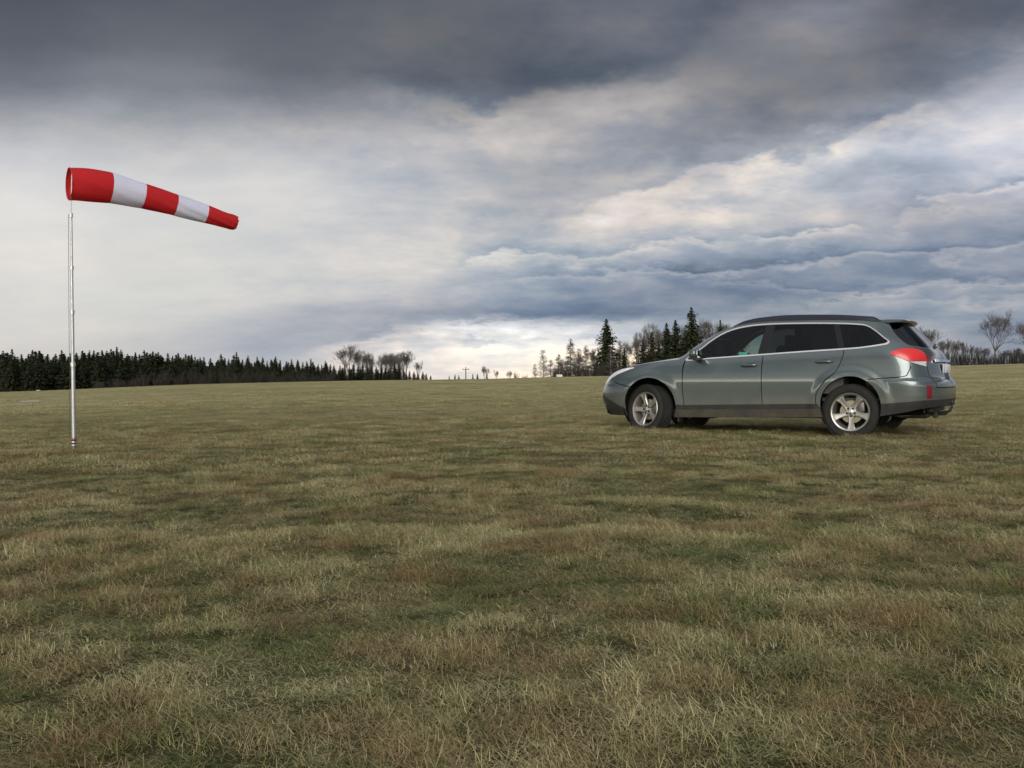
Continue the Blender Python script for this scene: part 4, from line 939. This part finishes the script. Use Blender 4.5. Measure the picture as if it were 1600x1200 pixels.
# bare broadleaved trees
def bare_tree(h, spread, rg, levels=6, trunk_f=.28, ang=.55, trunk_r=.022, n_main=4, twig_r=.0165, upright=.25):
    tr, cr = [], []
    def grow(p, d, L, r, lev):
        segs = 2; q = p
        for s in range(segs):
            d2 = d + rg.normal(0, .10, 3); d2[2] += upright * .18; d2 /= np.linalg.norm(d2); e = q + d2 * L / segs
            r1 = max(r * (1 - .25 * (s + 1) / segs), twig_r * .5); (tr if lev <= 1 else cr).append((*q, *e, max(r, twig_r * .5), r1)); q = e; d = d2; r = r1
        if lev >= levels: return
        n = int(rg.integers(2, 5)) if lev else n_main
        ph = rg.uniform(0, 6.28)
        for k in range(n):
            a = ang * rg.uniform(.5, 1.25) * (1.0 if lev else spread); 
            ax = np.cross(d, [0, 0, 1.]) if abs(d[2]) < .98 else np.array([1., 0, 0]); ax /= np.linalg.norm(ax); bx = np.cross(d, ax); th_ = ph + 2 * math.pi * k / n + rg.uniform(-.4, .4)
            nd = d * math.cos(a) + (ax * math.cos(th_) + bx * math.sin(th_)) * math.sin(a); nd[2] += upright * .25; nd /= np.linalg.norm(nd)
            grow(q, nd, L * rg.uniform(.62, .86), r * .64, lev + 1)
        if lev >= 2:
            for _ in range(4):
                t_ = rg.uniform(.1, .95); nd = d + rg.normal(0, .6, 3); nd /= np.linalg.norm(nd); s0 = p + (q - p) * t_; e = s0 + nd * L * .55; cr.append((*s0, *e, twig_r, twig_r * .4))
    grow(np.array([0, 0, 0.]), np.array([0, 0, 1.]), h * trunk_f, trunk_r * h, 0)
    T_ = np.array(tr); C_ = np.array(cr); zt = max(C_[:, 5].max(), 1); s = h / zt
    for A in (T_, C_): A[:, :6] *= s
    return T_, C_
def bare_meshes(seed, tm_=None, cm_=None, **kw):
    T_, C_ = bare_tree(10, kw.pop('spread', 1.1), np.random.default_rng(seed), **kw); w_ = np.percentile(np.abs(C_[:, 3:5]), 97) * 2
    return fast_mesh('trunk', *prism_segments(T_, 5), tm_ or M_bark), fast_mesh('crown', *prism_segments(C_), cm_ or M_twig), w_
def conical_bare(seed, h=10, w=1.6, n=170, up=.35, cm_=None, tm_=None):
    """larch or young birch: straight stem with fine rising side branches"""
    rg = np.random.default_rng(seed); tr = [(0, 0, 0, .05, 0, h * .5, .012 * h, .008 * h), (.05, 0, h * .5, 0, .05, h, .008 * h, .0015 * h)]; cr = []
    for k in range(n):
        f = rg.uniform(.12, .98); a = rg.uniform(0, 6.28); L = w * (1 - f) ** .7 * rg.uniform(.6, 1.15) + .25; p = np.array([0, 0, h * f]); d = np.array([math.cos(a), math.sin(a), up + rg.normal(0, .12)]); e = p + d * L; cr.append((*p, *e, .040, .018))
        for _ in range(9):
            t_ = rg.uniform(.25, 1); s0 = p + (e - p) * t_; nd = d + rg.normal(0, .7, 3); nd[2] += .1; cr.append((*s0, *(s0 + nd * L * .28), .022, .010))
    return fast_mesh('trunk', *prism_segments(tr, 5), tm_ or M_bark), fast_mesh('crown', *prism_segments(cr), cm_ or M_twig), w * 2
def shrub(seed, h=10, n=26, cm_=None):
    rg = np.random.default_rng(seed); tr, cr = [], []
    for k in range(n):
        b = np.array([rg.normal(0, .12 * h), rg.normal(0, .12 * h), 0]); d = np.array([rg.normal(0, .28), rg.normal(0, .28), 1.]); L = h * rg.uniform(.5, 1); e = b + d * L / np.linalg.norm(d); (tr if k < 6 else cr).append((*b, *e, .008 * h, .0025 * h))
        for _ in range(24):
            t_ = rg.uniform(.1, 1); s0 = b + (e - b) * t_; nd = d * .7 + rg.normal(0, .45, 3); cr.append((*s0, *(s0 + nd * h * rg.uniform(.08, .22)), .0042 * h, .0018 * h))
    C_ = np.array(cr); s = h / C_[:, 5].max(); C_[:, :6] *= s; T_ = np.array(tr); T_[:, :6] *= s
    return fast_mesh('trunk', *prism_segments(T_, 4), M_bark), fast_mesh('crown', *prism_segments(C_), cm_ or M_scrub), h * .75
BT_ = [bare_meshes(11, spread=1.35, levels=6, trunk_f=.17, n_main=7, upright=.42, ang=.50), bare_meshes(12, spread=1.3, levels=6, n_main=5, upright=.45, trunk_f=.2), bare_meshes(13, spread=.9, levels=6, n_main=4, upright=.5),
       bare_meshes(14, M_green, M_twigp, spread=1.35, levels=6, trunk_f=.18, n_main=7, upright=.36, trunk_r=.026, ang=.52), bare_meshes(15, M_birch, M_twig, spread=.7, levels=6, n_main=3, upright=.7, trunk_r=.014), bare_meshes(16, spread=1.0, levels=6, n_main=5, upright=.8, trunk_f=.18)]
CB_ = [conical_bare(21), conical_bare(22, w=1.2, n=130, up=.6), conical_bare(23, w=2.0, n=220, up=.1, cm_=M_twigp), conical_bare(24, w=.9, n=100, up=.9, tm_=M_birch)]
SH_ = [shrub(31), shrub(32), shrub(33), shrub(34, n=40)]
def bare(kind, px, ty, wpx, D, label, group=None, name='bare_tree', cat='bare tree'):
    tm, cm, w0_ = kind; a = math.atan((px - 800) / FPX); y = D * math.cos(a); zg = float(ground(D * math.sin(a), y)) - .3; hh = at_depth(px, ty, y)[2] - zg; s = hh / 10
    ws = (wpx / FPX * y) / (w0_ * s); return plant_tree(name, tm, cm, px, D, ty, 10, label, cat, group, wscale=float(np.clip(ws, .6, 1.7)))
bare(BT_[0], 547, 537, 58, 245, 'largest rounded bare tree at the right end of the dark forest')
bare(BT_[0], 566, 546, 40, 262, 'bare crown half hidden behind the largest rounded bare tree')
bare(BT_[1], 607, 549, 38, 262, 'faint bare crown behind the middle of the left row')
bare(BT_[0], 626, 550, 34, 263, 'faint bare crown behind the open-crowned tree')
bare(BT_[1], 578, 549, 30, 250, 'smaller bare tree just right of the big rounded one')
bare(BT_[2], 596, 551, 36, 255, 'grey bare tree midway in the left row of bare trees')
bare(BT_[5], 614, 551, 26, 250, 'narrow bare tree left of the open-crowned one at the end of the row')
bare(BT_[1], 637, 545, 46, 245, 'open-crowned bare tree closing the left row, nearest the gap in the horizon')
bare(BT_[5], 655, 562, 16, 248, 'small thin bare tree at the outer right end of the left row')
# brown bare scrub in front of the forest
for k, px in enumerate(np.arange(150, 520, 11.5)):
    bare(SH_[k % 4], px + rng.uniform(-4, 4), np.interp(px, [150, 260, 400, 520], [593, 578, 577, 582]) + rng.uniform(-7, 9), 16, 205 + rng.uniform(-4, 4), 'thin brown bare bush at the foot of the dark forest', 'brown bushes at the forest foot', 'bare_bush', 'bush')
# specks on the open horizon between the two woods
for (px, ty, w_, k, lab) in ((702,589,5,1,'tiny lone spruce at the left end of the open horizon'),(711,587,4,0,'tiny slim spruce left of the utility pole'),(717,588,5,2,'tiny rounded spruce just left of the utility pole'),(739,586,5,3,'tiny spruce just right of the utility pole'),(746,586,5,4,'second tiny spruce right of the utility pole'),(761,585,6,1,'tiny spruce under the small bare tree on the horizon')):
    tm, cm = SPR[k]; plant_tree('spruce_tree', tm, cm, px, 300, ty - 2, 14, lab, wscale=.9, group='tiny spruces on the open horizon')
bare(BT_[1], 756, 570, 15, 290, 'small rounded bare tree on the open horizon right of the utility pole')
bare(BT_[5], 775, 577, 9, 290, 'small faint bare tree in the middle of the open horizon')
bare(BT_[1], 796, 578, 10, 290, 'dark little bare tree near the centre of the horizon')
bare(SH_[0], 806, 578, 12, 280, 'low twiggy bush right of the centre of the horizon', None, 'bare_bush', 'bush')
bare(SH_[2], 820, 582, 10, 270, 'low rounded bush left of the birches', None, 'bare_bush', 'bush')
a = math.atan((728 - 800) / FPX); ux_, uy_ = 260 * math.sin(a), 260 * math.cos(a); ug = float(ground(ux_, uy_)); uh = at_depth(728, 573.5, uy_)[2] - ug
UP = thing('utility_pole', 'thin dark utility pole with a short crossarm on the open horizon', 'utility pole', (ux_, uy_, ug))
MB().tube([(0, 0, -.5), (0, 0, uh)], [.16, .11], 10).build('pole', M_bark, UP); MB().box((0, 0, uh * .86), (1.8, .14, .14)).build('crossarm', M_bark, UP)
for s_ in (-.75, 0, .75): MB().lathe([(0, 0), (.06, 0), (.08, .1), (.04, .22), (0, .22)], 8, axis='z', ctr=(s_, 0, uh * .86 + .07)).build('insulator', M_bark, UP)
# the wood behind the car
G = [
 (CB_[3], 836, 569, 13, 195, 'smallest pale young birch at the left end of the wood behind the car'),
 (CB_[3], 849, 547, 16, 190, 'thin pale birch rising left of the larches'),
 (CB_[1], 861, 562, 14, 185, 'small thin bare tree between the pale birch and the tall larch'),
 (CB_[0], 873, 553, 17, 190, 'bare sapling just left of the tall bare larch'),
 (CB_[2], 892, 528, 24, 188, 'tall conical bare larch left of the lone big spruce'),
 (CB_[0], 905, 544, 19, 192, 'bare larch between the tall larch and the big spruce, shorter one'),
 (CB_[2], 916, 539, 21, 186, 'reddish bare larch two trees left of the big spruce'),
 (CB_[1], 928, 545, 16, 190, 'slim bare tree directly left of the big spruce'),
 (CB_[3], 955, 541, 22, 168, 'pale forked birch standing in front of the big dark spruce'),
 (CB_[1], 969, 532, 18, 186, 'thin bare tree directly right of the big dark spruce'),
 (BT_[5], 986, 527, 26, 190, 'bare tree in the gap between the big spruce and the spruce group'),
 (CB_[0], 995, 533, 18, 192, 'bare sapling left of the small round spruce'),
 (BT_[0], 1019, 502, 46, 205, 'wide fan-shaped bare crown behind the middle spruces'),
 (BT_[0], 1000, 516, 40, 208, 'broad bare crown filling the gap left of the fan-shaped one'),
 (BT_[1], 1036, 511, 40, 212, 'broad bare crown behind the twin spruces'),
 (BT_[0], 1066, 506, 36, 210, 'bare crown between the twin spruces and the tallest spruce'),
 (BT_[1], 1093, 503, 36, 206, 'broad bare crown half behind the tallest spruce'),
 (BT_[0], 1128, 507, 38, 204, 'wide bare crown above the car mirror and windscreen'),
 (BT_[1], 903, 550, 28, 205, 'low bare crown behind the tall larch'),
 (BT_[2], 930, 546, 28, 204, 'low bare crown just left of the big lone spruce'),
 (BT_[1], 966, 541, 30, 206, 'low bare crown just right of the big lone spruce'),
 (BT_[0], 880, 560, 24, 206, 'lowest rounded bare crown at the left part of the wood'),
 (BT_[2], 1104, 496, 28, 185, 'bare tree directly right of the tallest spruce'),
 (BT_[5], 1118, 503, 24, 188, 'bare tree between the tallest spruce and the car roof'),
 (BT_[2], 1140, 501, 26, 180, 'bare tree just above the car windscreen'),
 (BT_[1], 1154, 511, 22, 184, 'last bare tree peeping over the front of the car roof')]
for kind, px, ty, w_, D, lab in G: bare(kind, px, ty, w_, D, lab)
for mesh_, px, ty, D, ws, lab in ((SPRN[0], 948, 500, 172, .98, 'big lone dark spruce left of the car bonnet'), (SPRN[1], 976, 545, 175, .95, 'small spruce just right of the big lone spruce'), (SPRN[2], 1005, 534, 178, 1.0, 'small round-topped dark spruce above the bonnet'),
                              (SPRN[3], 1019, 521, 180, 1.05, 'brownish thin spruce in the middle of the group'), (SPRN[0], 1042, 506, 176, .85, 'left one of the two dark twin spruces'), (SPRN[1], 1056, 502, 174, 1.05, 'right one of the two dark twin spruces'),
                              (SPRN[2], 1081, 483, 170, .98, 'tallest spruce of the wood, beside the car mirror'), (SPRN[1], 1126, 501, 178, .6, 'slim spruce tip among bare trees above the windscreen'), (SPR[2], 933, 562, 176, 1.2, 'low dark spruce at the left foot of the big lone spruce'), (SPRN[1], 1030, 538, 177, 1.2, 'low dark spruce filling the group under the twins'), (SPRN[0], 1069, 528, 178, 1.2, 'low dark spruce between the twins and the tallest spruce')):
    plant_tree('spruce_tree', mesh_[0], mesh_[1], px, D, ty, 14, lab, wscale=ws)
for k, px in enumerate(list(np.arange(866, 1010, 7.5)) + list(np.arange(1010, 1180, 10))):
    bare(SH_[k % 4], px + rng.uniform(-2, 2), rng.uniform(560, 573) if px < 935 else rng.uniform(556, 570), 17, 165 + rng.uniform(-5, 8), 'dark brown bare bush in the undergrowth of the wood behind the car', 'undergrowth bushes of the wood', 'bare_bush', 'bush')
# right of the car
bare(BT_[5], 1451, 508, 46, 150, 'bare fan-shaped tree directly behind the rear window of the car')
bare(BT_[0], 1432, 522, 30, 158, 'bare tree half hidden behind the rear of the car')
bare(BT_[3], 1553, 481, 62, 150, 'large rounded bare tree standing alone near the right edge')
bare(BT_[3], 1609, 494, 40, 152, 'purplish bare tree cut off by the right edge of the picture')
for k, (px, ty, w_) in enumerate([(1472,530,20),(1483,526,20),(1496,529,20),(1508,532,18),(1519,536,16),(1530,539,18),(1541,542,16),(1566,545,16),(1577,544,18),(1588,542,16),(1599,546,18),(1612,540,20)]):
    bare((BT_[2], BT_[5], BT_[1])[k % 3], px, ty, w_, 158 + (k % 3) * 3, ORD[k] + ' bare tree from the car in the low hedge row right of it', 'bare hedge trees right of the car')
for k, px in enumerate(np.arange(1466, 1625, 7.0)):
    bare(SH_[(k * 3) % 4], px + rng.uniform(-2, 2), rng.uniform(540, 549) + (6 if 1530 < px < 1580 else 0), 17, 149 + rng.uniform(-3, 5), 'dense dark bare bush in the hedge right of the car', 'hedge bushes right of the car', 'bare_bush', 'bush')
# ------------------------------------------------------------------ grass
def fn_grass(N, b):
    t = N.n('ShaderNodeNewGeometry'); v = t.outputs['Position']; at = N.n('ShaderNodeAttribute'); at.attribute_name = 'blade'
    sc_ = N.n('ShaderNodeSeparateColor'); N.l(at.outputs['Color'], sc_.inputs[0])
    g, n1, n2, n3 = turf_color(N, v)
    ti = N.n('ShaderNodeAttribute'); ti.attribute_type = 'INSTANCER'; ti.attribute_name = 'tall'
    f = N.math('ADD', N.math('ADD', N.mapr(g, .36, .60, -.22, 1.05), N.math('MULTIPLY', ti.outputs['Fac'], .34)), N.math('MULTIPLY', N.math('SUBTRACT', sc_.outputs[0], .5), .95), clamp=True)   # 0 green .. 1 straw
    straw = N.mix(sc_.outputs[1], (.20, .165, .070), (.70, .62, .34)); straw = N.mix(N.mapr(N.noise(v, 1.7, 5, .65), .42, .66, 0, .9), straw, (.26, .150, .07))
    green = N.mix(sc_.outputs[1], (.060, .088, .024), (.19, .235, .07))
    c = N.mix(f, green, straw); N.l(c, b.inputs['Base Color'])
    tr = N.n('ShaderNodeBsdfTranslucent'); N.l(c, tr.inputs[0]); mx = N.n('ShaderNodeMixShader'); mx.inputs[0].default_value = .25
    o = [n for n in N.nt.nodes if n.type == 'OUTPUT_MATERIAL'][0]; N.l(b.outputs[0], mx.inputs[1]); N.l(tr.outputs[0], mx.inputs[2]); N.l(mx.outputs[0], o.inputs[0])
M_grass = mat('grass_blades', (.2, .2, .1), .75, spec=.2, fn=fn_grass)
def tuft(name, nb, spread, hmin, hmax, wid, seed, nseg=3, lean=1.0):
    rg = np.random.default_rng(seed); V, F, Cc = [], [], []
    comb = rg.uniform(0, 6.28)
    for k in range(nb):
        a = rg.uniform(0, 6.28); r = spread * math.sqrt(rg.uniform()); p = np.array([r * math.cos(a), r * math.sin(a), -.008]); L = rg.uniform(hmin, hmax) * (1 - .3 * r / spread)
        az_ = comb + rg.normal(0, 1.1) if rg.uniform() < .6 else rg.uniform(0, 6.28); d = np.array([math.cos(az_), math.sin(az_), 0]); flat = rg.uniform() < .45; th0 = rg.uniform(1.0, 1.6) if flat else rg.uniform(.15, 1.1) * lean; cur_ = rg.uniform(-.5, .9) if flat else rg.uniform(.3, 2.0) * lean; p[2] += rg.uniform(.004, .024) if flat else 0; w_ = wid * rg.uniform(.6, 1.3)
        sd_ = np.array([-d[1], d[0], 0]) * math.cos(cur_) ; sd_ = sd_ + d * .3; sd_ /= np.linalg.norm(sd_); th = th0; b0 = len(V); c1, c2 = rg.uniform(), rg.uniform()
        for s in range(nseg + 1):
            ww = w_ * (1 - (s / nseg) ** 1.6 * .85); V += [p - sd_ * ww / 2, p + sd_ * ww / 2]; Cc += [(c1, c2, s / nseg, 1)] * 2
            th = min(th + cur_ / nseg, 1.75); p = p + (d * math.sin(th) + np.array([0, 0, 1]) * math.cos(th)) * L / nseg
        F += [(b0 + 2 * s, b0 + 2 * s + 1, b0 + 2 * s + 3, b0 + 2 * s + 2) for s in range(nseg)]
    me = fast_mesh(name, V, F, M_grass, smooth=True); ca = me.color_attributes.new('blade', 'FLOAT_COLOR', 'POINT'); ca.data.foreach_set('color', np.array(Cc, np.float32).ravel())
    o = bpy.data.objects.new(name, me); return o
def grass_field(name, label, protos, P, scl, zscl, tall):
    col = bpy.data.collections.new(name + '_blades')
    for o in protos: col.objects.link(o)
    me = bpy.data.meshes.new(name); me.vertices.add(len(P)); me.vertices.foreach_set('co', P.astype(np.float32).ravel())
    rg = np.random.default_rng(5)
    for nm, arr, ty in (('rotz', rg.uniform(0, 6.28, len(P)), 'FLOAT'), ('scl', scl, 'FLOAT'), ('zscl', zscl, 'FLOAT'), ('tall', tall, 'FLOAT')):
        at = me.attributes.new(nm, ty, 'POINT'); at.data.foreach_set('value', np.asarray(arr, np.float32))
    at = me.attributes.new('pick', 'INT', 'POINT'); at.data.foreach_set('value', rg.integers(0, len(protos), len(P)).astype(np.int32))
    o = link(name, me); tag(o, label, 'grass', kind='stuff')
    ng = bpy.data.node_groups.new(name, 'GeometryNodeTree'); ng.interface.new_socket('Geometry', in_out='INPUT', socket_type='NodeSocketGeometry'); ng.interface.new_socket('Geometry', in_out='OUTPUT', socket_type='NodeSocketGeometry')
    n = ng.nodes; L = ng.links.new; gi, go = n.new('NodeGroupInput'), n.new('NodeGroupOutput'); m2p = n.new('GeometryNodeMeshToPoints'); iop = n.new('GeometryNodeInstanceOnPoints'); ci = n.new('GeometryNodeCollectionInfo')
    ci.inputs['Collection'].default_value = col; ci.inputs['Separate Children'].default_value = True; ci.inputs['Reset Children'].default_value = True
    def na(nm, ty):
        a_ = n.new('GeometryNodeInputNamedAttribute'); a_.data_type = ty; a_.inputs['Name'].default_value = nm; return a_.outputs['Attribute']
    L(gi.outputs[0], m2p.inputs[0]); L(m2p.outputs[0], iop.inputs['Points']); L(ci.outputs[0], iop.inputs['Instance']); iop.inputs['Pick Instance'].default_value = True
    L(na('pick', 'INT'), iop.inputs['Instance Index']); cr_ = n.new('ShaderNodeCombineXYZ'); L(na('rotz', 'FLOAT'), cr_.inputs[2]); L(cr_.outputs[0], iop.inputs['Rotation'])
    cs = n.new('ShaderNodeCombineXYZ'); s_ = na('scl', 'FLOAT'); L(s_, cs.inputs[0]); L(s_, cs.inputs[1]); L(na('zscl', 'FLOAT'), cs.inputs[2]); L(cs.outputs[0], iop.inputs['Scale']); L(iop.outputs[0], go.inputs[0])
    md = o.modifiers.new('grass', 'NODES'); md.node_group = ng; return o
def scatter(r0, r1, dens_, half, seed, back=False):
    rg = np.random.default_rng(seed); area = half * (r1 ** 2 - r0 ** 2); n = int(area * dens_)
    r = np.sqrt(rg.uniform(r0 ** 2, r1 ** 2, n)); a = rg.uniform(-half, half, n); return np.stack([r * np.sin(a), r * np.cos(a)], -1)
def wheel_clear(XY):
    """no blades through the cabin or inside the tyres"""
    c, s_ = math.cos(CAR.rotation_euler.z), math.sin(CAR.rotation_euler.z); d = XY - np.array(CAR.location[:2]); x = d[:, 0] * c + d[:, 1] * s_; y = -d[:, 0] * s_ + d[:, 1] * c
    bad = np.zeros(len(XY), bool)
    for wx in (0, 2.745):
        for wy in (-.77, .77): bad |= (np.abs(x - wx) < .20) & (np.abs(y - wy) < .13)
    return ~bad
near = [tuft('grass_tuft', 150, .08, .018, .056, .0017, 300 + k, 3) for k in range(9)] + [tuft('grass_tuft', 46, .045, .035, .075, .0019, 320 + k, 4, .9) for k in range(2)]
mid = [tuft('grass_tuft', 76, .11, .026, .066, .0033, 340 + k, 2) for k in range(6)]
far = [tuft('grass_tuft', 44, .26, .04, .08, .011, 360 + k, 2) for k in range(5)]
def field(name, label, protos, rings, seed):
    Ps = [scatter(a_, b_, d_, h_, seed + i) for i, (a_, b_, d_, h_) in enumerate(rings)]; XY = np.concatenate(Ps); XY = XY[wheel_clear(XY)]
    hn = patch_noise(XY[:, 0], XY[:, 1]); z = ground(XY[:, 0], XY[:, 1]); rg = np.random.default_rng(seed + 50)
    tall = np.clip((hn - .42) / .18, 0, 1); s_ = rg.uniform(.75, 1.2, len(XY)); zs = s_ * (.55 + .55 * tall ** 1.5) * rg.uniform(.75, 1.25, len(XY))
    c_, s2_ = math.cos(CAR.rotation_euler.z), math.sin(CAR.rotation_euler.z); dd_ = XY - np.array(CAR.location[:2]); xc_ = dd_[:, 0] * c_ + dd_[:, 1] * s2_; yc_ = -dd_[:, 0] * s2_ + dd_[:, 1] * c_
    nw_ = np.minimum(np.hypot(xc_, (yc_ + .95) * 1.5), np.hypot(xc_ - 2.745, (yc_ + .95) * 1.5)); zs = zs * (1 + .5 * np.clip(1.2 - nw_ / .8, 0, 1))
    keep_ = rg.uniform(size=len(XY)) < .94 + .1 * tall
    return grass_field(name, label, protos, np.concatenate([XY, z[:, None]], 1)[keep_], s_[keep_], zs[keep_], tall[keep_])
field('near_grass', 'tufted dead straw and green grass of the airfield close to the viewer', near, [(.9, 5.5, 330, R(40)), (5.5, 9, 210, R(35))], 1)
field('middle_grass', 'matted winter grass of the airfield around the car and the windsock mast', mid, [(9, 20, 120, R(34)), (20, 30, 32, R(34))], 11)
field('far_grass', 'short pale grass of the airfield stretching to the treeline', far, [(26, 60, 9, R(33)), (60, 128, 3, R(32))], 21)
